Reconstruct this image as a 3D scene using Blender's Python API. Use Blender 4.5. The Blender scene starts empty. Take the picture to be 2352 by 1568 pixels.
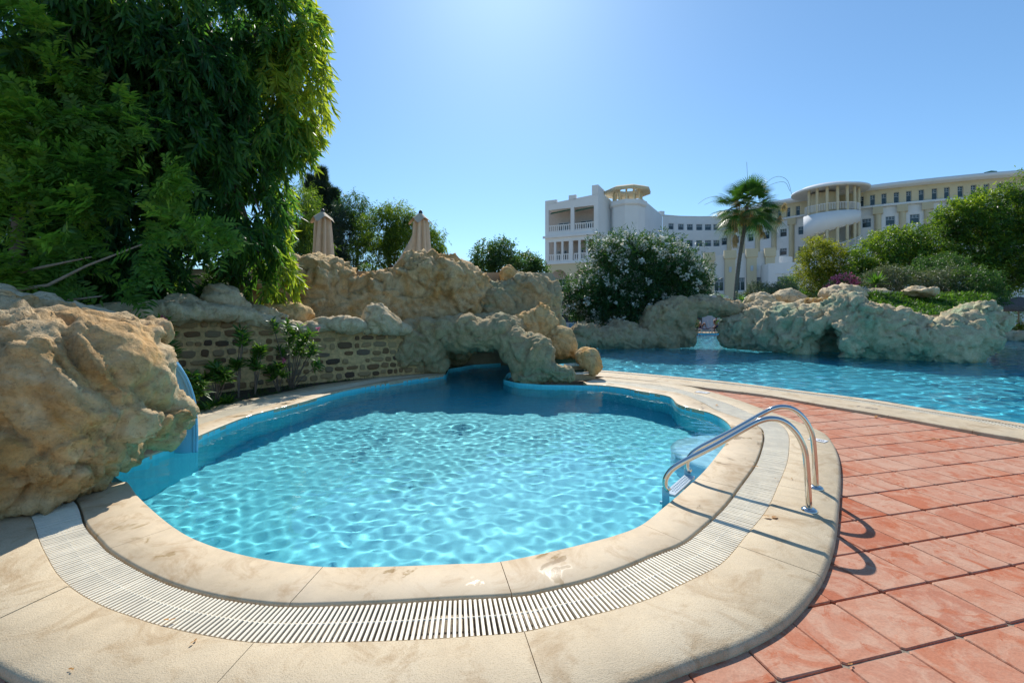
import bpy, math, random
import numpy as np
from mathutils import Vector, Matrix
from mathutils.geometry import delaunay_2d_cdt
R = math.radians
sc = bpy.context.scene
COL = sc.collection

# ------------------------------------------------------------------ camera, sky, sun, exposure
CAMH, F, HY, CX = 1.5, 1015.0, 721.0, 1176.0
cd = bpy.data.cameras.new('camera'); cam = bpy.data.objects.new('camera', cd); COL.objects.link(cam); sc.camera = cam
cam.location = (0, 0, CAMH); cam.rotation_euler = (math.pi/2, 0, 0)
cd.sensor_width = 36; cd.lens = F/2352*36; cd.shift_y = -(784-HY)/2352; cd.clip_start = .05; cd.clip_end = 3000
SUN_EL, SUN_AZ = R(42.5), R(-1.2)
w = bpy.data.worlds.new('World'); sc.world = w; w.use_nodes = True
wn = w.node_tree
sk = wn.nodes.new('ShaderNodeTexSky'); sk.sky_type = 'NISHITA'; sk.sun_disc = False
sk.sun_elevation = SUN_EL; sk.sun_rotation = SUN_AZ; sk.air_density = 1.0; sk.dust_density = .3; sk.ozone_density = 4.0; sk.altitude = 0
gm = wn.nodes.new('ShaderNodeGamma'); gm.inputs[1].default_value = .9; wn.links.new(sk.outputs[0], gm.inputs[0])
mu = wn.nodes.new('ShaderNodeMix'); mu.data_type = 'RGBA'; mu.blend_type = 'MULTIPLY'; mu.inputs[0].default_value = 1; mu.inputs[7].default_value = (.68, .895, .99, 1)
wn.links.new(gm.outputs[0], mu.inputs[6]); wn.links.new(mu.outputs[2], wn.nodes['Background'].inputs[0]); wn.nodes['Background'].inputs[1].default_value = .12
sd = bpy.data.lights.new('sun', 'SUN'); sd.energy = 3.4; sd.angle = R(.5); sd.color = (1, .95, .86); sd.cycles.is_caustics_light = True
so = bpy.data.objects.new('sun', sd); COL.objects.link(so)
so.rotation_euler = Vector((math.sin(SUN_AZ)*math.cos(SUN_EL), math.cos(SUN_AZ)*math.cos(SUN_EL), math.sin(SUN_EL))).to_track_quat('Z', 'Y').to_euler()
sc.view_settings.view_transform = 'Standard'; sc.view_settings.look = 'None'; sc.view_settings.gamma = 1
sc.view_settings.exposure = .64; sc.view_settings.use_curve_mapping = False
sc.cycles.use_denoising = True; sc.cycles.max_bounces = 7; sc.cycles.diffuse_bounces = 4; sc.cycles.transmission_bounces = 6
sc.cycles.transparent_max_bounces = 8; sc.cycles.caustics_reflective = False; sc.cycles.sample_clamp_indirect = 6

# ------------------------------------------------------------------ helpers
rng = np.random.default_rng(7)
def G(x, y, z=0.):                      # a point on level z seen at photo pixel x,y
    Y = (CAMH-z)*F/(y-HY); return ((x-CX)/F*Y, Y)
def P(x, y, Y): return np.array([(x-CX)/F*Y, Y, CAMH-(y-HY)*Y/F])
def tag(o, label=None, cat=None, group=None, kind=None):
    if label: o['label'] = label
    if cat: o['category'] = cat
    if group: o['group'] = group
    if kind: o['kind'] = kind
    return o
def link(o, parent=None):
    COL.objects.link(o)
    if parent is not None: o.parent = parent
    return o
def empty(name, loc=(0, 0, 0), rz=0):
    o = bpy.data.objects.new(name, None); o.location = loc; o.rotation_euler = (0, 0, rz); o.empty_display_size = .1
    return link(o)
def me_np(name, V, T, mat=None, smooth=False):
    """triangles or quads from numpy arrays (all faces of one size)"""
    V = np.asarray(V, np.float32); T = np.asarray(T, np.int32); k = T.shape[1]
    me = bpy.data.meshes.new(name); me.vertices.add(len(V)); me.vertices.foreach_set('co', V.ravel())
    me.loops.add(T.size); me.loops.foreach_set('vertex_index', T.ravel())
    me.polygons.add(len(T)); me.polygons.foreach_set('loop_start', np.arange(0, T.size, k, dtype=np.int32))
    me.polygons.foreach_set('loop_total', np.full(len(T), k, np.int32))
    me.update(calc_edges=True)
    if smooth: me.polygons.foreach_set('use_smooth', np.ones(len(T), bool))
    if mat: me.materials.append(mat)
    return me
def obj(name, me, parent=None, loc=None): 
    o = bpy.data.objects.new(name, me)
    if loc is not None: o.location = loc
    return link(o, parent)
class MB:
    def __init__(s): s.v = []; s.f = []
    def add(s, v, f):
        b = len(s.v); s.v += [tuple(map(float, p)) for p in v]; s.f += [tuple(b+i for i in q) for q in f]; return s
    def box(s, c, d, rz=0, rot=None):
        M = rot if rot is not None else Matrix.Rotation(rz, 3, 'Z')
        v = [Vector(c)+M@Vector((sx*d[0]/2, sy*d[1]/2, sz*d[2]/2)) for sz in (-1, 1) for sx, sy in ((-1, -1), (1, -1), (1, 1), (-1, 1))]
        return s.add(v, [(3, 2, 1, 0), (4, 5, 6, 7), (0, 1, 5, 4), (1, 2, 6, 5), (2, 3, 7, 6), (3, 0, 4, 7)])
    def tube(s, pts, r, n=10, cap=True):
        pts = [Vector(p) for p in pts]; r = r if hasattr(r, '__len__') else [r]*len(pts)
        ring = []; up = None
        for i, p in enumerate(pts):
            t = (pts[min(i+1, len(pts)-1)]-pts[max(i-1, 0)]).normalized()
            if up is None: up = t.orthogonal().normalized()
            up = (up-t*up.dot(t)).normalized(); b = t.cross(up)
            ring += [p+(up*math.cos(2*math.pi*k/n)+b*math.sin(2*math.pi*k/n))*r[i] for k in range(n)]
        f = [(i*n+k, i*n+(k+1) % n, (i+1)*n+(k+1) % n, (i+1)*n+k) for i in range(len(pts)-1) for k in range(n)]
        if cap: f += [tuple(range(n))[::-1], tuple((len(pts)-1)*n+k for k in range(n))]
        return s.add(ring, f)
    def lathe(s, prof, c=(0, 0, 0), n=20, ph=0.):
        v = [(c[0]+r*math.cos(2*math.pi*k/n+ph), c[1]+r*math.sin(2*math.pi*k/n+ph), c[2]+z) for r, z in prof for k in range(n)]
        f = [(i*n+k, i*n+(k+1) % n, (i+1)*n+(k+1) % n, (i+1)*n+k) for i in range(len(prof)-1) for k in range(n)]
        return s.add(v, f)
    def mesh(s, name, mat, smooth=False):
        me = bpy.data.meshes.new(name); me.from_pydata(s.v, [], s.f)
        if smooth: me.polygons.foreach_set('use_smooth', [True]*len(s.f))
        if mat: me.materials.append(mat)
        me.update(); return me
    def build(s, name, mat, parent=None, smooth=False): return obj(name, s.mesh(name, mat, smooth), parent)
def smooth_angle(o, deg=35):
    me = o.data; me.polygons.foreach_set('use_smooth', [True]*len(me.polygons))
    try: me.set_sharp_from_angle(angle=R(deg))
    except Exception: pass
    return o

# noise in numpy
_perm = np.random.default_rng(3).permutation(256).astype(np.int64); _perm = np.concatenate([_perm]*3)
_g = np.random.default_rng(4).normal(size=(256, 3)); _g /= np.linalg.norm(_g, axis=1)[:, None]
def perlin(Q):
    Q = np.asarray(Q, float); i = np.floor(Q).astype(np.int64); f = Q-i; i &= 255; u = f*f*f*(f*(f*6-15)+10)
    r = 0.
    for dx in (0, 1):
        wx = u[:, 0] if dx else 1-u[:, 0]; a = _perm[i[:, 0]+dx]
        for dy in (0, 1):
            wy = u[:, 1] if dy else 1-u[:, 1]; b = _perm[a+((i[:, 1]+dy) & 255)]
            for dz in (0, 1):
                wz = u[:, 2] if dz else 1-u[:, 2]; h = _perm[b+((i[:, 2]+dz) & 255)] & 255
                g = _g[h]; r = r+wx*wy*wz*(g[:, 0]*(f[:, 0]-dx)+g[:, 1]*(f[:, 1]-dy)+g[:, 2]*(f[:, 2]-dz))
    return r*1.5
def fbm(Q, n=4, seed=0.):
    r = 0.; a = 1.; Q = Q+seed*13.7
    for k in range(n): r = r+a*perlin(Q); Q = Q*2.03+5.1; a *= .5
    return r
def chips(Q, seed=0):
    """flat facets: each cell is a plane of its own tilt"""
    Q = np.asarray(Q, float)+seed*5.3; i = np.floor(Q).astype(np.int64); best = np.full(len(Q), 9.); val = np.zeros(len(Q))
    for dx in (-1, 0, 1):
        for dy in (-1, 0, 1):
            for dz in (-1, 0, 1):
                c = i+np.array([dx, dy, dz]); h = _perm[(_perm[(_perm[c[:, 0] & 255]+c[:, 1]) & 255]+c[:, 2]) & 255] & 255
                v = Q-(c+.5+_g[h]*.55); d = np.linalg.norm(v, axis=1); m = d < best; best = np.where(m, d, best); val = np.where(m, (v*_g[(h*7+11) & 255]).sum(1)+.35*_g[(h+91) & 255, 0], val)
    return val
def worley(Q, seed=0):
    Q = np.asarray(Q, float)+seed*3.1; i = np.floor(Q).astype(np.int64); best = np.full(len(Q), 9.); sec = best.copy()
    for dx in (-1, 0, 1):
        for dy in (-1, 0, 1):
            for dz in (-1, 0, 1):
                c = i+np.array([dx, dy, dz]); h = _perm[(_perm[(_perm[c[:, 0] & 255]+c[:, 1]) & 255]+c[:, 2]) & 255] & 255
                d = np.linalg.norm(c+.5+_g[h]*.55-Q, axis=1); sec = np.minimum(sec, np.maximum(best, d)); best = np.minimum(best, d)
    return best, sec
def vnormals(V, Q):
    a = V[Q[:, 2]]-V[Q[:, 0]]; b = V[Q[:, 3]]-V[Q[:, 1]]; n = np.cross(a, b); N = np.zeros_like(V)
    for k in range(4): np.add.at(N, Q[:, k], n)
    return N/(np.linalg.norm(N, axis=1)[:, None]+1e-9)
def surface_nets(fn, lo, hi, h):
    lo = np.array(lo, float); hi = np.array(hi, float); n = np.ceil((hi-lo)/h).astype(int)+1
    ax = [lo[k]+h*np.arange(n[k]) for k in range(3)]
    X, Y, Z = np.meshgrid(*ax, indexing='ij'); D = fn(X, Y, Z)
    S = D < 0; c = [D[i:n[0]-1+i, j:n[1]-1+j, k:n[2]-1+k] for i in (0, 1) for j in (0, 1) for k in (0, 1)]
    s = [q < 0 for q in c]; cnt = sum(q.astype(int) for q in s); act = (cnt > 0) & (cnt < 8)
    idx = -np.ones(act.shape, int); cells = np.argwhere(act); idx[act] = np.arange(len(cells))
    off = np.array([(i, j, k) for i in (0, 1) for j in (0, 1) for k in (0, 1)], float)
    cv = [q[act] for q in c]; acc = np.zeros((len(cells), 3)); num = np.zeros(len(cells))
    for a in range(8):
        for b in range(a+1, 8):
            if abs(off[a]-off[b]).sum() != 1: continue
            m = (cv[a] < 0) != (cv[b] < 0); t = np.where(m, cv[a]/(cv[a]-cv[b]+1e-12), 0)
            acc += np.where(m[:, None], off[a]+(off[b]-off[a])*t[:, None], 0); num += m
    V = lo+h*(cells+acc/num[:, None]); quads = []
    for d in range(3):
        sl0 = [slice(None)]*3; sl1 = [slice(None)]*3; sl0[d] = slice(0, n[d]-1); sl1[d] = slice(1, n[d])
        A = S[tuple(sl0)]; B = S[tuple(sl1)]; e = np.argwhere(A != B)
        o1, o2 = [(1, 2), (2, 0), (0, 1)][d]
        e = e[(e[:, o1] > 0) & (e[:, o2] > 0) & (e[:, o1] < n[o1]-1) & (e[:, o2] < n[o2]-1)]
        fl = A[tuple(e.T)]; q = []
        for a, b in ((-1, -1), (0, -1), (0, 0), (-1, 0)):
            c2 = e.copy(); c2[:, o1] += a; c2[:, o2] += b; q.append(idx[tuple(c2.T)])
        q = np.stack(q, 1); q[~fl] = q[~fl][:, ::-1]; quads.append(q)
    Q = np.concatenate(quads); Q = Q[(Q >= 0).all(1)]
    return V, Q
def ell(c, r): 
    def f(X, Y, Z):
        a, b, d = (X-c[0])/r[0], (Y-c[1])/r[1], (Z-c[2])/r[2]; k0 = np.sqrt(a*a+b*b+d*d)
        k1 = np.sqrt((a/r[0])**2+(b/r[1])**2+(d/r[2])**2)+1e-9; return k0*(k0-1)/k1
    return f
def rockmesh(name, mat, blobs, h=.05, k=.15, amp=1., cuts=(), seed=0., zmin=None, lump=.9, parent=None, detail=1., strata=1., facet=.5, chip=1.):
    """blobs: (x px, y px, distance, rx px, ry px, depth m) or ('w', centre, radii); smooth union, weathered by noise"""
    E = []
    for b in blobs:
        if b[0] == 'w': E.append((np.array(b[1], float), np.array(b[2], float)))
        else: E.append((P(b[0], b[1], b[2]), np.array([b[3]*b[2]/F, b[5], b[4]*b[2]/F])))
    CU = []
    for b in cuts:
        if b[0] == 'w': CU.append((np.array(b[1], float), np.array(b[2], float)))
        else: CU.append((P(b[0], b[1], b[2]), np.array([b[3]*b[2]/F, b[5], b[4]*b[2]/F])))
    lo = np.min([c-r for c, r in E], 0)-.15; hi = np.max([c+r for c, r in E], 0)+.15
    if zmin is not None: lo[2] = max(lo[2], zmin)
    def fn(X, Y, Z):
        D = None
        for c, r in E:
            d = ell(c, r)(X, Y, Z)
            if D is None: D = d
            else:
                hh = np.clip(.5+.5*(D-d)/k, 0, 1); D = D*(1-hh)+d*hh-k*hh*(1-hh)
        for c, r in CU:
            d = -ell(c, r)(X, Y, Z); hh = np.clip(.5-.5*(D-d)/(k*.5), 0, 1); D = D*(1-hh)+d*hh+k*.5*hh*(1-hh)
        if zmin is not None:
            D = np.maximum(D, zmin+.06-Z)
        return D
    V, Q = surface_nets(fn, lo, hi, h)
    N = vnormals(V, Q)
    W = V+seed*7.3
    warp = np.stack([perlin(W*1.3+9), perlin(W*1.3+31), perlin(W*1.3+57)], 1)
    W2 = W+warp*.45
    w1, w2_ = worley(W2*np.array([1.25, 1.25, 1.0])+warp*.3); u1, u2 = worley(W2*3.1+warp*.5, 2)
    d = .16*lump*fbm(W2*1.15, 3)+.14*(.55-w1)-.03*np.exp(-((w2_-w1)/.07)**2)+.07*(.5-u1)*facet-.012*np.exp(-((u2-u1)/.07)**2)
    r1 = perlin(W2*np.array([1.9, 1.9, 1.3])+3); d -= .12*np.exp(-(r1/.07)**2)
    r2 = perlin(W2*np.array([3.9, 3.9, 2.8])+40); d -= .06*np.exp(-(r2/.11)**2)*(r1 > -.25)
    d += .05*np.abs(fbm(W2*np.array([3.2, 3.2, 4.2])+11, 3))
    d += chip*(.085*chips(W2*np.array([1.7, 1.7, 2.1])+warp*.4, 1)+.045*chips(W2*np.array([4., 4., 4.6])+warp*.8, 3))
    st = (W2@np.array([.35, .3, .89]))*2.6+perlin(W2*1.7+77)*1.3; fr = st-np.floor(st); d += strata*.085*(np.minimum(fr*1.25, (1-fr)*5)-.35)*np.clip(perlin(W*1.1+5)+.35, 0, .6)
    fa = perlin(W2*np.array([2.6, 2.6, 2.6])+19); d += .05*np.clip(np.abs(fa)*2.4-.25, -.2, .45)
    d += detail*.035*(.35-np.abs(perlin(W2*5.3+60)))+detail*.032*fbm(W*8., 3)+detail*.012*(1-2*np.abs(perlin(W*15+2)))
    V = V+N*(d*amp)[:, None]
    if zmin is not None: V[:, 2] = np.maximum(V[:, 2], zmin-.02)
    return obj(name, me_np(name, V, Q, mat, True), parent)

# polygons
def cat(pts, n=12, closed=False):
    p = np.array(pts, float); m = len(p); out = []
    rngi = range(m) if closed else range(m-1)
    for i in rngi:
        a, b = p[i], p[(i+1) % m]
        a0 = p[(i-1) % m] if (closed or i > 0) else a*2-b
        b1 = p[(i+2) % m] if (closed or i < m-2) else b*2-a
        for k in range(n):
            t = k/n; out.append(.5*((2*a)+(-a0+b)*t+(2*a0-5*a+4*b-b1)*t*t+(-a0+3*a-3*b+b1)*t**3))
    if not closed: out.append(p[-1])
    return np.array(out)
def resample(p, step=None, n=None, closed=False):
    if closed: p = np.vstack([p, p[:1]])
    s = np.r_[0, np.cumsum(np.linalg.norm(np.diff(p, axis=0), axis=1))]
    n = n or max(2, int(round(s[-1]/step))+1); t = np.linspace(0, s[-1], n)
    q = np.stack([np.interp(t, s, p[:, k]) for k in range(p.shape[1])], 1)
    return q[:-1] if closed else q
def inside(poly, q):
    q = np.atleast_2d(q); x, y = q[:, 0], q[:, 1]; r = np.zeros(len(q), bool); a = np.asarray(poly); b = np.roll(a, -1, 0)
    for (x0, y0), (x1, y1) in zip(a, b):
        c = ((y0 > y) != (y1 > y)); xx = (x1-x0)*(y-y0)/(y1-y0+1e-15)+x0; r ^= c & (x < xx)
    return r
def fill(loops, z=0.):
    """triangles of the first loop minus the others, in 2D"""
    vs = []; es = []
    for L in loops:
        b = len(vs); vs += [Vector((float(p[0]), float(p[1]))) for p in L]; es += [(b+i, b+(i+1) % len(L)) for i in range(len(L))]
    v, e, f, *_ = delaunay_2d_cdt(vs, es, [], 0, 1e-6)
    V = np.array([(p.x, p.y) for p in v]); T = np.array([t for t in f if len(t) == 3]); C = V[T].mean(1)
    ok = inside(loops[0], C)
    for L in loops[1:]: ok &= ~inside(L, C)
    T = T[ok]; a, b, c = V[T[:, 0]], V[T[:, 1]], V[T[:, 2]]
    fl = np.cross(b-a, c-a) < 0; T[fl] = T[fl][:, ::-1]
    return np.c_[V, np.full(len(V), z)], T

# ------------------------------------------------------------------ materials
def new_mat(name):
    m = bpy.data.materials.new(name); m.use_nodes = True; return m, m.node_tree, m.node_tree.nodes['Principled BSDF']
def N(nt, t, **kw):
    n = nt.nodes.new(t)
    for k, v in kw.items():
        if k.startswith('i_'):
            key = k[2:].replace('_', ' '); n.inputs[int(key) if key.isdigit() else key].default_value = v
        else: setattr(n, k, v)
    return n
def ramp(nt, fac, stops, interp='LINEAR'):
    r = nt.nodes.new('ShaderNodeValToRGB'); e = r.color_ramp.elements; r.color_ramp.interpolation = interp
    while len(e) < len(stops): e.new(.5)
    for q, (p, c) in zip(e, stops): q.position = p; q.color = (*c, 1) if len(c) == 3 else c
    nt.links.new(fac, r.inputs[0]); return r.outputs[0]
def mixc(nt, fac, a, b, mode='MIX'):
    m = nt.nodes.new('ShaderNodeMix'); m.data_type = 'RGBA'; m.blend_type = mode
    for k, v in ((0, fac), (6, a), (7, b)):
        if isinstance(v, (int, float)): m.inputs[k].default_value = v
        elif isinstance(v, tuple): m.inputs[k].default_value = (*v, 1) if len(v) == 3 else v
        else: nt.links.new(v, m.inputs[k])
    return m.outputs[2]
def noise(nt, co, scale, detail=5, rough=.6, dist=0., out=0):
    n = N(nt, 'ShaderNodeTexNoise', i_Scale=scale, i_Detail=detail, i_Roughness=rough, i_Distortion=dist)
    if co is not None: nt.links.new(co, n.inputs['Vector'])
    return n.outputs[out]
def bump(nt, b, hs, dist=.01):
    """hs: (height socket, strength, distance) chained"""
    prev = None
    for h, s, d in hs:
        q = N(nt, 'ShaderNodeBump', i_Strength=s, i_Distance=d); nt.links.new(h, q.inputs['Height'])
        if prev is not None: nt.links.new(prev, q.inputs['Normal'])
        prev = q.outputs[0]
    nt.links.new(prev, b.inputs['Normal'])
def worldco(nt): return nt.nodes.new('ShaderNodeNewGeometry').outputs['Position']
def objco(nt, rnd=True):
    t = nt.nodes.new('ShaderNodeTexCoord').outputs['Object']
    if not rnd: return t
    o = nt.nodes.new('ShaderNodeObjectInfo'); a = N(nt, 'ShaderNodeVectorMath', operation='ADD'); s = N(nt, 'ShaderNodeVectorMath', operation='SCALE'); s.inputs[0].default_value = (37, 19, 53)
    nt.links.new(o.outputs['Random'], s.inputs['Scale']); nt.links.new(t, a.inputs[0]); nt.links.new(s.outputs[0], a.inputs[1]); return a.outputs[0]
def flat(name, c, rough=.7, metal=0., var=.12, scale=3., bmp=0., bscale=60., spec=.5):
    m, nt, b = new_mat(name); co = worldco(nt)
    lo = tuple(x*(1-var) for x in c); hi = tuple(min(1, x*(1+var)) for x in c)
    nt.links.new(ramp(nt, noise(nt, co, scale, 6, .65), [(.3, lo), (.7, hi)]), b.inputs['Base Color'])
    b.inputs['Roughness'].default_value = rough; b.inputs['Metallic'].default_value = metal; b.inputs['Specular IOR Level'].default_value = spec
    if bmp: bump(nt, b, [(noise(nt, co, bscale, 4), bmp, .005)])
    return m
def rock_mat(name, cream, ochre, green, g_amt=.3, o_amt=.5, bs=1., seed=0.):
    m, nt, b = new_mat(name); co = worldco(nt)
    n1 = noise(nt, co, 1.3, 6, .62, .8); n2 = noise(nt, co, 5, 7, .68, .6); n3 = noise(nt, co, 28, 6, .7); n4 = noise(nt, co, .9, 4, .6, 1.)
    base = ramp(nt, n2, [(.28, tuple(x*y for x, y in zip(cream, (.74, .66, .56)))), (.45, tuple(x*.88 for x in cream)), (.58, cream), (.72, tuple(min(.82, x*1.18) for x in cream))])
    c = mixc(nt, ramp(nt, n1, [(.62-.28*o_amt, (0,)*3), (.78-.2*o_amt, (1,)*3)]), base, mixc(nt, ramp(nt, n2, [(.35, (0,)*3), (.65, (1,)*3)]), tuple(x*.68 for x in ochre), tuple(x*1.25 for x in ochre)))
    c = mixc(nt, ramp(nt, n4, [(.7-.35*g_amt, (0,)*3), (.85-.3*g_amt, (1,)*3)]), c, mixc(nt, n2, tuple(x*.8 for x in green), tuple(x*1.2 for x in green)))
    c = mixc(nt, 1., c, ramp(nt, n3, [(.3, (.68, .63, .57)), (.46, (1,)*3), (.8, (1.1,)*3)]), 'MULTIPLY')
    r1 = noise(nt, co, 9*bs, 8, .66, .7); r2 = noise(nt, co, 42*bs, 5, .7, .4)
    vo = N(nt, 'ShaderNodeTexVoronoi', feature='DISTANCE_TO_EDGE', i_Scale=5.5*bs, i_Randomness=1.)
    wa = N(nt, 'ShaderNodeVectorMath', operation='ADD'); ws = N(nt, 'ShaderNodeVectorMath', operation='SCALE'); ws.inputs['Scale'].default_value = .35
    nt.links.new(noise(nt, co, 3.5, 4, .6, 0, 1), ws.inputs[0]); nt.links.new(co, wa.inputs[0]); nt.links.new(ws.outputs[0], wa.inputs[1]); nt.links.new(wa.outputs[0], vo.inputs['Vector'])
    crack = ramp(nt, vo.outputs[0], [(0, (0,)*3), (.035, (1,)*3)])
    c = mixc(nt, mixc(nt, r2, (0, 0, 0), (1, 1, 1)), mixc(nt, 1., c, (.90, .87, .82), 'MULTIPLY'), c)
    c = mixc(nt, 1., c, mixc(nt, mixc(nt, ramp(nt, n4, [(.5, (1,)*3), (.62, (0,)*3)]), crack, (1, 1, 1)), (.62, .54, .44), (1, 1, 1)), 'MULTIPLY')
    nt.links.new(c, b.inputs['Base Color']); b.inputs['Roughness'].default_value = .9; b.inputs['Specular IOR Level'].default_value = .25
    bump(nt, b, [(r1, .7, .06), (crack, .15, .03), (r2, 1., .016)])
    return m
def leaf_mat(name, dark, mid, light, trans=.42, rough=.45, spec=.4, tint=(1.9, 1.9, .7)):
    m = bpy.data.materials.new(name); m.use_nodes = True; nt = m.node_tree; b = nt.nodes['Principled BSDF']; out = nt.nodes['Material Output']
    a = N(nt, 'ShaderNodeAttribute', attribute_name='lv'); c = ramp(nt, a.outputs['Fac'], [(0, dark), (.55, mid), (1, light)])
    nt.links.new(c, b.inputs['Base Color']); b.inputs['Roughness'].default_value = rough; b.inputs['Specular IOR Level'].default_value = spec
    t = nt.nodes.new('ShaderNodeBsdfTranslucent'); nt.links.new(mixc(nt, 1., c, tint, 'MULTIPLY'), t.inputs['Color'])
    mx = nt.nodes.new('ShaderNodeMixShader'); mx.inputs[0].default_value = trans
    nt.links.new(b.outputs[0], mx.inputs[1]); nt.links.new(t.outputs[0], mx.inputs[2]); nt.links.new(mx.outputs[0], out.inputs['Surface']); return m

M = {}
def stone_mat(name, a, b_, c_, pit, wet=False, speck=.4):
    m, nt, b = new_mat(name); co = worldco(nt)
    n1 = noise(nt, co, 1.6, 5, .6, .6); n2 = noise(nt, co, 9, 6, .65); n3 = noise(nt, co, 160, 3, .6); n4 = noise(nt, co, 3.1, 5, .7, 1.2)
    c = ramp(nt, n1, [(.32, a), (.5, b_), (.66, c_)])
    c = mixc(nt, .5, c, ramp(nt, n2, [(.3, tuple(x*.8 for x in b_)), (.7, tuple(min(.85, x*1.15) for x in b_))]))
    c = mixc(nt, ramp(nt, n4, [(.5, (0,)*3), (.66, (.75,)*3)]), c, tuple(x*y for x, y in zip(a, (.78, .68, .55))))
    c = mixc(nt, speck, c, ramp(nt, n3, [(.35, (.55, .5, .42)), (.5, (1,)*3)]), 'MULTIPLY')
    rg = N(nt, 'ShaderNodeMapRange', i_3=.5, i_4=.75); nt.links.new(n2, rg.inputs[0])
    if wet:
        wv = noise(nt, co, 2.3, 4, .55, 1.5); wm = ramp(nt, wv, [(.60, (0,)*3), (.64, (1,)*3)])
        c = mixc(nt, wm, c, mixc(nt, 1., c, (.82, .77, .68), 'MULTIPLY')); rm = mixc(nt, wm, rg.outputs[0], (.22, .22, .22)); nt.links.new(rm, b.inputs['Roughness'])
    else: nt.links.new(rg.outputs[0], b.inputs['Roughness'])
    nt.links.new(c, b.inputs['Base Color']); b.inputs['Specular IOR Level'].default_value = .35
    bump(nt, b, [(n3, pit, .0035), (noise(nt, co, 45, 4), pit*.6, .004)]); return m
M['coping_in'] = stone_mat('smooth_cream_stone', (.52, .39, .25), (.60, .47, .31), (.66, .53, .37), .12, True, .15)
M['coping_out'] = stone_mat('pitted_cream_stone', (.48, .37, .235), (.57, .455, .30), (.63, .52, .36), .75, False, .45)
M['mortar'] = flat('sandy_mortar', (.62, .41, .19), .95, var=.3, scale=14, bmp=.8)
M['joint'] = flat('dark_tile_joint', (.27, .22, .165), .95, var=.5, scale=18, bmp=.9)
def tile_mat():
    m, nt, b = new_mat('terracotta_tile'); co = objco(nt); oi = nt.nodes.new('ShaderNodeObjectInfo')
    base = ramp(nt, oi.outputs['Random'], [(0, (.54, .27, .18)), (.22, (.53, .21, .12)), (.4, (.50, .15, .07)), (.58, (.55, .28, .19)), (.75, (.44, .11, .045)), (.88, (.56, .34, .25)), (1, (.48, .16, .08))])
    ch = noise(nt, co, 4.2, 7, .7, 1.2); c = mixc(nt, ramp(nt, ch, [(.45, (0,)*3), (.6, (.62,)*3)]), base, (.62, .40, .29))
    st = noise(nt, co, 7, 6, .7, .8); c = mixc(nt, ramp(nt, st, [(.53, (0,)*3), (.63, (.85,)*3)]), c, (.47, .13, .055))
    dk = noise(nt, co, 2.2, 8, .75, 1.5); c = mixc(nt, ramp(nt, dk, [(.62, (0,)*3), (.7, (.45,)*3)]), c, (.26, .11, .07))
    wn2 = noise(nt, worldco(nt), .9, 4, .6); c = mixc(nt, ramp(nt, wn2, [(.42, (0,)*3), (.7, (.4,)*3)]), c, (.58, .35, .26)); c = mixc(nt, 1., c, (.92, .90, .87), 'MULTIPLY')
    g = noise(nt, co, 90, 3); c = mixc(nt, .5, c, ramp(nt, g, [(.35, (.8,)*3), (.6, (1.05,)*3)]), 'MULTIPLY')
    nt.links.new(c, b.inputs['Base Color']); b.inputs['Roughness'].default_value = .8; b.inputs['Specular IOR Level'].default_value = .2
    bump(nt, b, [(noise(nt, co, 11, 5), .6, .01), (g, .5, .0025)]); return m
M['tile'] = tile_mat()
M['grate'] = flat('white_grate_plastic', (.84, .75, .58), .5, var=.12, scale=6)
M['channel'] = flat('wet_channel_concrete', (.42, .33, .21), .6, var=.45, scale=10, bmp=.6)
def pool_mat(name, a, b_):
    m, nt, b = new_mat(name); co = worldco(nt)
    c = ramp(nt, noise(nt, co, .8, 4, .6), [(.3, a), (.7, b_)])
    br = N(nt, 'ShaderNodeTexBrick', offset=0., squash=1., i_Scale=38., i_Mortar_Size=.022); br.inputs['Brick Width'].default_value = 1.; br.inputs['Row Height'].default_value = 1.
    br.inputs['Color1'].default_value = (1, 1, 1, 1); br.inputs['Color2'].default_value = (.72, .86, .92, 1); br.inputs['Mortar'].default_value = (.95, 1, 1, 1)
    nt.links.new(co, br.inputs['Vector'])
    nt.links.new(mixc(nt, .8, c, br.outputs['Color'], 'MULTIPLY'), b.inputs['Base Color']); b.inputs['Roughness'].default_value = .5; return m
M['pool1'] = pool_mat('turquoise_pool_lining', (.13, .70, .81), (.18, .77, .86))
M['pool2'] = pool_mat('blue_pool_lining', (.09, .66, .88), (.13, .73, .92))
def water_mat(name, col):
    m = bpy.data.materials.new(name); m.use_nodes = True; nt = m.node_tree; nt.nodes.remove(nt.nodes['Principled BSDF'])
    g = N(nt, 'ShaderNodeBsdfGlass', i_IOR=1.33, i_Roughness=0.); g.inputs['Color'].default_value = (*col, 1)
    nt.links.new(g.outputs[0], nt.nodes['Material Output'].inputs['Surface']); return m
M['water1'] = water_mat('pool_water', (.90, .99, 1)); M['water2'] = water_mat('deep_pool_water', (.86, .98, 1))
M['chrome'] = flat('polished_steel', (.62, .61, .58), .09, 1., var=.03)
M['soil'] = flat('dark_planting_soil', (.06, .045, .03), .95, var=.6, scale=8, bmp=1.)
M['sand'] = flat('dry_sandy_ground', (.36, .29, .20), .95, var=.3, scale=2, bmp=.6)
M['rock_left'] = rock_mat('ochre_limestone', (.74, .57, .35), (.66, .37, .13), (.58, .55, .42), .22, .8)
M['rock_top'] = rock_mat('sandy_limestone', (.74, .55, .31), (.62, .36, .13), (.54, .50, .36), .10, .55)
M['rock_cap'] = rock_mat('pale_limestone', (.74, .60, .40), (.62, .42, .20), (.54, .52, .38), .3, .25)
M['rock_green'] = rock_mat('greenish_limestone', (.52, .41, .24), (.48, .33, .15), (.31, .36, .23), .58, .28)
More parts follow.
